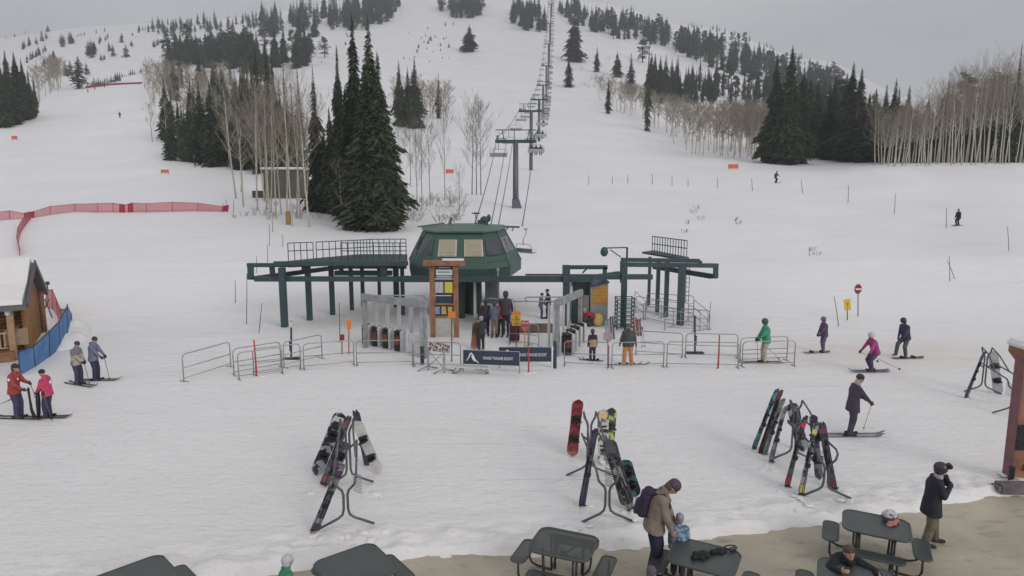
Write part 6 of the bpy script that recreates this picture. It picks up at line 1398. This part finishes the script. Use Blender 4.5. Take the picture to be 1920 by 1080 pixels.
# left cluster
for a in [("fir",371,305,150,18,"tall narrow dark spire in the aspens, left of the brown stand"), ("spruce",346,303,195,26,"dark spruce directly left of the tall narrow spire"),
          ("spruce",322,300,212,32,"snow-dusted low spruce at the left edge of the aspens"), ("fir",358,303,185,20,"spruce half hidden by the tall narrow spire"),
          ("spruce",408,302,180,30,"dark spruce between the narrow spire and the brown aspens"), ("spruce",427,300,140,36,"tall full spruce rising out of the aspen stand"),
          ("fir",401,190,108,12,"thin straight fir with a bare trunk above the aspens"), ("spruce",459,300,124,34,"twin-topped spruce left above the brown aspens"),
          ("spruce",472,306,118,30,"dark spruce beside the twin-topped one"), ("spruce",489,306,90,40,"tall dark spruce at the centre back of the aspens"),
          ("spruce",508,300,84,42,"tall wide spruce at the right back of the aspens"), ("fir",322,178,138,16,"small fir in the thick upper aspen stand"), ("fir",441,300,170,22,"dark fir tucked behind the leaning aspens")]:
    tree(*a[:5], label=a[5], group="conifers among the left aspens", split=True)
for i, (x, b_, t, w_) in enumerate([(446,318,150,22),(481,326,104,26),(520,330,96,28),(541,336,126,24),(498,322,128,26),(553,330,158,20),(432,306,168,20)]):
    tree("fir" if i % 2 else "spruce", x, b_, t, w_, None, "dark spires standing inside the brown grove", split=True)
for i, (x, b, t, w_) in enumerate([(497,94,48,22),(517,126,50,24),(533,118,52,20),(548,108,56,22),(562,118,18,26),(580,100,58,22),(609,108,70,24),(573,124,40,22),(590,70,35,20),(484,140,60,26),(499,152,70,26),(556,128,64,20)]):
    tree("pine" if i in (0, 3, 6) else "spruce", x, b, t, w_, "leaning dark pine alone on the snow left of the tall clump" if i == 6 else None, "dark conifers on the knoll above the aspens", split=True)
for i, (x, b, t, w_) in enumerate([(8,232,104,30),(22,230,98,34),(38,226,100,34),(50,222,112,26),(2,236,110,30),(30,234,150,26),(44,226,140,24),(60,219,128,18),(68,212,142,12),(12,238,130,30)]):
    tree("big" if i < 4 else "spruce", x, b, t, w_, None, "dark spruces at the left edge of the piste", split=True)
for i, (x, b, t) in enumerate([(124,143,114),(133,141,112),(149,166,108),(149,140,104),(163,140,116),(167,104,76),(172,108,72),(177,102,76),(205,96,78),(212,105,82),(229,80,60),(237,108,82),(247,87,74),(190,114,100),(196,112,101),(116,84,62),(120,83,64),(132,82,58),(135,82,60),(90,60,46),(78,66,56)]):
    tree("far", x, b, t, (b - t) * .5, None, "small firs on the far left snowfield")
for i in range(26):
    r_ = random.Random(i + 90); x = 165 + i * 4.0; tree("far", x, 165 - (x - 165) * .22 - (6 if x > 225 else 0), 165 - (x - 165) * .22 - r_.uniform(9, 20), None, None, "low firs along the crest fence")
def cluster(x0, x1, y0, y1, n, h, seed, group, kind="far"):
    r = random.Random(seed)
    for i in range(n):
        t = r.random(); x = x0 + (x1 - x0) * t; y = y0 + (y1 - y0) * t + r.uniform(-2, 2); tree(kind, x, y, y - h * r.uniform(.7, 1.25), None, None, group)
g = "scattered firs high on the far left slope"
for (x0, x1, y0, y1, n, h, s) in [(42,60,92,84,6,16,1),(50,68,118,106,6,16,2),(70,88,104,96,6,16,3),(78,104,130,110,9,18,4),(68,88,84,72,5,14,5),(112,122,90,86,3,14,6),(186,194,82,76,3,14,7),(164,180,102,96,5,18,9),(196,206,76,70,3,10,10),(0,60,75,62,4,7,11),(285,305,90,80,5,14,12),(310,330,62,54,4,12,13),(330,350,96,88,4,12,14),(246,262,66,60,4,12,15),(125,200,72,60,6,8,16),(255,300,58,50,4,9,17)]:
    cluster(x0, x1, y0, y1, n, h, s, g)
area(("far", "pine", "spruce"), [(308,134),(335,112),(360,100),(430,104),(480,92),(480,142),(430,132),(370,128),(330,128)], 96, 20, None, "dark conifers above the left aspen stand", 3, gap=3)
area(("far", "spruce"), [(470,52),(520,38),(640,24),(720,8),(760,2),(742,32),(700,58),(640,60),(600,52),(560,62),(500,72)], 100, 25, None, "dark conifers along the upper left ridge", 4, gap=4)
area("far", [(240,52),(330,44),(480,38),(480,54),(380,62),(300,66)], 60, 15, None, "pale distant firs below the left skyline", 5, gap=4)
area("far", [(815,16),(905,12),(905,34),(860,38),(830,30)], 34, 26, None, "dark firs high above the open bowl", 6, gap=4)
area(("far", "spruce"), [(955,46),(965,20),(1010,20),(1022,58),(1000,62),(975,56)], 34, 24, None, "dark firs left of the upper lift line", 7, gap=4)
area(("far", "spruce"), [(1046,20),(1085,22),(1110,40),(1100,52),(1065,46)], 26, 23, None, "dark firs right of the upper lift line", 8, gap=4)
area(("far", "pine", "spruce"), [(1095,40),(1180,44),(1290,76),(1360,98),(1340,112),(1285,104),(1225,84),(1160,76),(1110,58)], 130, 21, None, "dark forest band on the right ridge", 9, gap=3.5)
area(("pine", "spruce", "far"), [(1260,88),(1370,90),(1450,118),(1540,146),(1600,170),(1600,210),(1520,196),(1440,165),(1380,140),(1300,118)], 190, 20, None, "pine woods stepping down the right shoulder", 10, gap=3)
area(("spruce", "fir"), [(1208,190),(1215,168),(1270,158),(1345,180),(1345,196),(1270,196)], 48, 20, None, "dark firs packed behind the right aspens", 11, gap=2.6)
area(("spruce", "fir", "pine"), [(1350,160),(1400,168),(1470,200),(1600,232),(1600,290),(1500,280),(1420,218),(1350,200)], 100, 20, None, "dark conifers above the right aspens", 12, gap=2.6)
area("far", [(1240,28),(1340,52),(1440,88),(1560,124),(1540,132),(1430,104),(1330,74),(1250,44)], 26, 9, None, "tiny pale firs on the far right skyline", 13, gap=6)
area(("spruce", "fir", "spruce", "pine"), [(1440,205),(1560,215),(1650,240),(1650,296),(1520,300),(1450,262)], 64, 18.5, None, "dark conifers filling the right forest", 31, gap=2.2)
area(("spruce", "big"), [(1500,262),(1660,262),(1660,300),(1500,303)], 22, 19, None, "dark conifers filling the right forest", 32, .25, 2.4)
for x, b, t, w_, l in [(1447,306,112,52,"broad dark spruce at the left front of the right forest"), (1474,308,92,62,"tallest broad spruce at the front of the right forest"), (1498,306,128,48,"dark spruce at the right flank of the tallest broad one"),
                       (1588,303,122,54,"tall twin-topped dark spruce left of the pale aspen stand"), (1604,303,132,56,"full dark spruce leaning on the aspen stand"), (1622,304,178,50,"lower dark spruce half inside the pale aspens"), (1570,300,170,40,"dark spruce in shade left of the twin-topped one")]:
    tree("big", x, b, t, w_, l, "large spruces at the front of the right forest", split=True)
tree("fir", 1893, 305, 90, 30, "tall thin spire poking above the pale aspens near the picture edge", split=True)
tree("fir", 1876, 305, 138, 26, "shorter dark spire next to the tall thin one in the aspens", split=True)
tree("spruce", 1548, 298, 250, 26, "small young spruce in the gap of the right forest", split=True)
tree("spruce", 1581, 299, 256, 24, "small snowy spruce at the foot of the twin-topped tree", split=True)
for i in range(46):
    r_ = random.Random(300 + i); x = 1636 + i * 6.3 + r_.uniform(-6, 6); y = r_.uniform(150, 172); q = G((x - 960) / F * y, y)
    tree("spruce" if i % 3 else "pine", x, 305, 305 - r_.uniform(90, 165), None, None, "shaded conifers behind the pale aspens", pos=q)
area(("spruce", "fir"), [(300,262),(330,240),(440,236),(560,250),(566,322),(440,318),(318,300)], 34, 16, None, "dark spires standing inside the brown grove", 41, gap=2.6)
area(("spruce", "fir"), [(285,160),(400,150),(480,170),(480,215),(300,205)], 22, 15, None, "dark conifers above the left aspen stand", 42, gap=3)
# --- aspens
for i, (x, b, t) in enumerate([(443,372,178),(457,388,200),(460,374,185),(483,396,170),(500,392,205),(517,409,172),(538,415,165),(549,424,160),(563,410,182),(575,398,186),(470,380,190),(528,402,180),(492,388,178),(556,408,174),(508,400,190),(544,392,170),(452,360,198),(533,396,186),(571,392,200),(480,378,196),(497,376,184),(521,384,176),(506,412,190)]):
    if i in (2, 10, 12, 15, 17, 21): continue
    tree("aspen", x, b, t + (i * 37 % 50) - 18, 50, {0: "leftmost bare aspen of the brown grove", 7: "thick pale aspen at the front of the brown grove"}.get(i), "bare aspens of the grove by the utility hut", split=True)
tree("aspen", 581, 426, 176, 66, "large pale aspen with forked limbs in front of the dark spruces", "bare aspens of the grove by the utility hut", split=True)
tree("aspen", 643, 424, 306, 34, "small pale leafless sapling at the foot of the tall spruces", split=True)
for x, b, t, l in [(885,365,200,"left bare tree of the three below the lift cable"), (893,365,206,"middle bare tree of the three below the lift cable"), (902,366,196,"right bare tree of the three below the lift cable"), (834,374,206,"bare dark tree beside the orange flag"), (783,395,232,"leaning bare tree right of the tall clump"), (791,380,224,"dark bare tree with a low fork"), (753,372,236,"bare tree hugging the tall clump"), (806,372,240,"thin bare tree in the shrubby clearing"), (770,350,230,"slim bare tree behind the leaning one")]:
    tree("bare", x, b, t, 44 if x > 850 else 34, l, "bare dark trees right of the tall clump", split=True)
tree("bare", 286, 266, 198, 22, "lone bare sapling at the edge of the left piste", split=True)
tree("bare", 861, 412, 318, 20, "thin bare sapling above the terminal roof", split=True)
area("farasp", [(272,166),(400,166),(438,172),(430,262),(395,262),(300,215),(280,190)], 44, 14, None, "upper brown aspens left of the spires", 20, .12, 2.2)
area("farasp", [(278,215),(305,240),(315,290),(440,300),(440,230),(300,190)], 26, 13, None, "thin aspens around the left spires", 21, .15, 2.2)
area("farasp", [(420,240),(560,250),(575,320),(430,320)], 5, 12.5, None, "upper brown aspens left of the spires", 27, .15, 1.8)
area("farasp", [(72,186),(115,170),(116,150),(100,160),(72,196)], 26, 13.5, None, "brown aspens beside the left edge spruces", 22, .12, 2)
area("farasp", [(735,236),(840,240),(845,210),(800,196),(735,196)], 34, 13, None, "pale aspens behind the three firs", 23, .12, 2.2)
area("farasp", [(1108,186),(1150,208),(1215,238),(1290,288),(1440,303),(1440,285),(1340,262),(1240,222),(1150,186),(1115,172)], 120, 12.5, None, "aspen stand along the right piste", 24, .12, 1.6)
area("farasp", [(1350,250),(1440,262),(1440,302),(1350,292)], 26, 14, None, "aspen stand along the right piste", 25, .12, 1.6)
r_ = random.Random(55)
for i in range(74):
    x = 1630 + 290 * (i + r_.random()) / 74; y = r_.uniform(122, 150); t = 205 - 75 * min(1, max(0, (x - 1640) / 200)) + r_.uniform(-14, 40); q = G((x - 960) / F * y, y)
    tree("aspen", x, 305, t, r_.uniform(30, 46), None, "pale aspens at the right end of the flat", pos=q)
for x in (1618, 1634, 1612, 1640): tree("aspen", x, 303, 190 + r_.uniform(-8, 8), 34, None, "crooked pale aspens against the dark spruce")

# per-group descriptions; where nothing tells the members apart they share it
GL = {"dark conifers on the knoll above the aspens": "dark conifer in the loose row on the snowy knoll above the brown aspens",
 "dark spires standing inside the brown grove": "dark conifer spire rising through the brown aspen grove by the hut",
 "dark spruces at the left edge of the piste": "dense dark spruce in the block at the left edge of the piste",
 "small firs on the far left snowfield": "small dark fir standing on the open snow of the far left mountain",
 "low firs along the crest fence": "low dark fir in the strip behind the red fence on the crest",
 "scattered firs high on the far left slope": "little fir in a sparse clump high on the far left slope",
 "dark conifers above the left aspen stand": "dark conifer in the band above the left aspen stand",
 "dark conifers along the upper left ridge": "dark conifer in the strip climbing the upper left ridge",
 "pale distant firs below the left skyline": "pale distant fir in the haze under the left skyline",
 "dark firs high above the open bowl": "dark fir in the small stand at the top of the open bowl",
 "dark firs left of the upper lift line": "dark fir in the wedge directly left of the upper lift line",
 "dark firs right of the upper lift line": "dark fir in the stand directly right of the upper lift line",
 "dark forest band on the right ridge": "dark conifer in the long forest band along the right ridge",
 "pine woods stepping down the right shoulder": "dark conifer in the woods stepping down the right shoulder",
 "dark firs packed behind the right aspens": "dark fir packed tightly behind the upper right aspens",
 "dark conifers above the right aspens": "dark conifer on the snowy bank above the right aspens",
 "dark conifers filling the right forest": "dark conifer deep in the right forest between the big front spruces",
 "tiny pale firs on the far right skyline": "tiny pale fir dotted along the far right skyline",
 "shaded conifers behind the pale aspens": "shaded conifer standing behind the pale aspens of the flat",
 "bare aspens of the grove by the utility hut": "bare pale aspen in the brown grove in front of the utility hut",
 "upper brown aspens left of the spires": "thin bare aspen in the thick brown stand uphill of the spires",
 "thin aspens around the left spires": "thin bare aspen near the foot of the narrow left spires",
 "brown aspens beside the left edge spruces": "thin bare aspen next to the dark block of spruces by the piste",
 "pale aspens behind the three firs": "pale thin aspen around the three firs below the bowl",
 "aspen stand along the right piste": "bare aspen in the long stand bordering the right piste",
 "pale aspens at the right end of the flat": "tall pale aspen trunk in the dense row beyond the flat",
 "crooked pale aspens against the dark spruce": "crooked pale aspen against the dark spruce at the start of the row"}
KINDOF = {"spruce": "con", "big": "con", "fir": "con", "far": "con", "pine": "pin", "aspen": "asp", "farasp": "asp", "bare": "bar"}
CATS = {"spruce": "spruce", "big": "spruce", "fir": "fir tree", "far": "fir tree", "pine": "pine", "aspen": "aspen", "farasp": "aspen", "bare": "bare tree"}
def plant_all():
    by = {}
    for d in PLACED: by.setdefault(TREES[d["kind"]][0][0], []).append(d)
    for kn, ds in by.items():
        ds.sort(key=lambda d: -d["hpx"])
        rest = ds[285:]
        stuff = MB()
        for i, d in enumerate(ds):
            r = random.Random(int(d["px"] * 7 + d["p"].y * 13)); v = r.choice(TREES[d["kind"]]); name, mt, mc, mj, H, jb = v
            s = d["h"] / H; sw = s
            if d["w"]: sw = d["w"] / (NATW[d["kind"]] * H)
            sw *= r.uniform(.92, 1.1); rz = r.random() * 6.28
            if d in rest and i >= 285:
                M = Matrix.Rotation(rz, 3, 'Z'); p = d["p"]
                vs = [(M @ V(q)) for q in jb.v]; o = len(stuff.v)
                stuff.v += [(q.x * sw + p.x, q.y * sw + p.y, q.z * s + p.z) for q in vs]
                stuff.f += [tuple(k + o for k in f) for f in jb.f]; stuff.m += jb.m; stuff.sm += [False] * len(jb.f); continue
            lab = d["label"] or GL[d["group"]]
            cat = CATS[d["kind"]]
            if d["split"] or d["hpx"] > 75:
                e = empty(name, d["p"], lab, cat, d["group"], rz); e.scale = (sw, sw, s)
                for nm, me in (("trunk", mt), ("crown", mc)):
                    o = bpy.data.objects.new(nm, me); COL.objects.link(o); o.parent = e
                if not d["group"]: pass
            else:
                o = bpy.data.objects.new(name, mj); COL.objects.link(o); o.location = d["p"]; o.scale = (sw, sw, s); o.rotation_euler = (0, 0, rz)
                tag(o, lab, cat, d["group"])
        if stuff.v:
            ms = [NEED, NEED2, SNOWB, BARK] if kn != "aspen_tree" else [ASPB, ASPT, ASPB, ASPB]
            tag(stuff.build("forest" if kn != "aspen_tree" else "aspen_woods", ms), "smallest far off trees blending into the mountain woods", "forest", kind="stuff")
    print("trees", {k: len(v) for k, v in by.items()})
plant_all()

# low brush and seedlings poking from the snow
BR = mat("brush twigs", (.20, .17, .14), .9, var=.3)
def brush(px, py, hpx, n, seed, label, group, dark=False):
    p = at(px, py); m = mpp(p); r = random.Random(seed); h = hpx * m; mb = MB()
    for i in range(n):
        a = r.random() * 6.28; q = r.uniform(0, .5) * h; b = V((cos(a) * q, sin(a) * q, -.1)); d = V((cos(a) * .45 + r.gauss(0, .2), sin(a) * .45 + r.gauss(0, .2), 1)).normalized()
        mb.tube([b, b + d * h * .5, b + (d + V((r.gauss(0, .2), r.gauss(0, .2), 0))) * h * r.uniform(.7, 1)], [.02 + m * .06, .015 + m * .04, .01], 3, caps=False)
        for k in range(3):
            c = b + d * h * r.uniform(.3, .8); mb.tube([c, c + V((r.gauss(0, .25), r.gauss(0, .25), .25)) * h * .6], [.01 + m * .04, .008], 3, caps=False)
    o = mb.build("shrub", BR, loc=p); tag(o, label, "shrub", group)
r_ = random.Random(5)
for i in range(34): brush(r_.uniform(748, 862), r_.uniform(372, 418), r_.uniform(12, 34), 7, i, "leafless brown shrub sticking out of the snow right of the tall clump", "shrubs right of the tall clump")
for i in range(16): brush(r_.uniform(430, 600), r_.uniform(372, 412), r_.uniform(10, 24), 6, i + 60, "leafless shrub under the brown aspen grove", "shrubs under the grove")
for i in range(22): brush(r_.uniform(1075, 1190), r_.uniform(112, 170), r_.uniform(7, 14), 7, i + 120, "faint leafless shrub on the snow above the right aspens", "shrubs above the right aspens")
for i, (x, y) in enumerate([(1284,436),(1316,412),(1300,400),(1384,420),(1378,414),(1520,470),(1290,420),(1310,392),(1530,478)]): brush(x, y, 12, 5, i + 160, "tiny twig clump poking from the right snowfield", "twig clumps on the right snowfield")
for i, (x, y, h) in enumerate([(785,90,9),(782,98,8),(803,82,9),(808,76,10),(805,74,6),(832,74,6),(842,90,10),(835,48,8),(802,54,5),(850,46,6),(765,62,4),(830,110,5),(757,110,5),(768,112,4),(826,95,5),(812,98,4),(800,92,5),(790,72,4),(798,68,5),(816,70,5),(648,84,8),(650,66,6),(588,108,4),(585,114,4),(592,104,4),(603,118,4),(544,124,6),(652,70,6),(842,110,4),(805,116,4),(778,108,4),(795,80,5),(826,86,7),(837,72,4)]):
    tree_p = at(x, y); m = mpp(tree_p); v = TREES["far"][i % 3]; o = bpy.data.objects.new("fir_seedling", v[3]); COL.objects.link(o); o.location = tree_p
    s = h * m / 16; o.scale = (s * 1.7, s * 1.7, s); tag(o, "tiny dark fir seedling dotting the open bowl below the ridge", "seedling", "seedlings dotted over the open bowl")
# haze
hz = MB(); hz.box((0, 1050, 240), (5600, 2300, 560)); mh = bpy.data.materials.new("haze"); mh.use_nodes = True; N = mh.node_tree.nodes; N.remove(N["Principled BSDF"])
pv = N.new("ShaderNodeVolumePrincipled"); pv.inputs["Density"].default_value = .00038; pv.inputs["Color"].default_value = (.86, .9, .95, 1); mh.node_tree.links.new(pv.outputs[0], N["Material Output"].inputs["Volume"])
tag(hz.build("haze", mh), "pale overcast air between the camera and the mountain", "haze", kind="stuff")
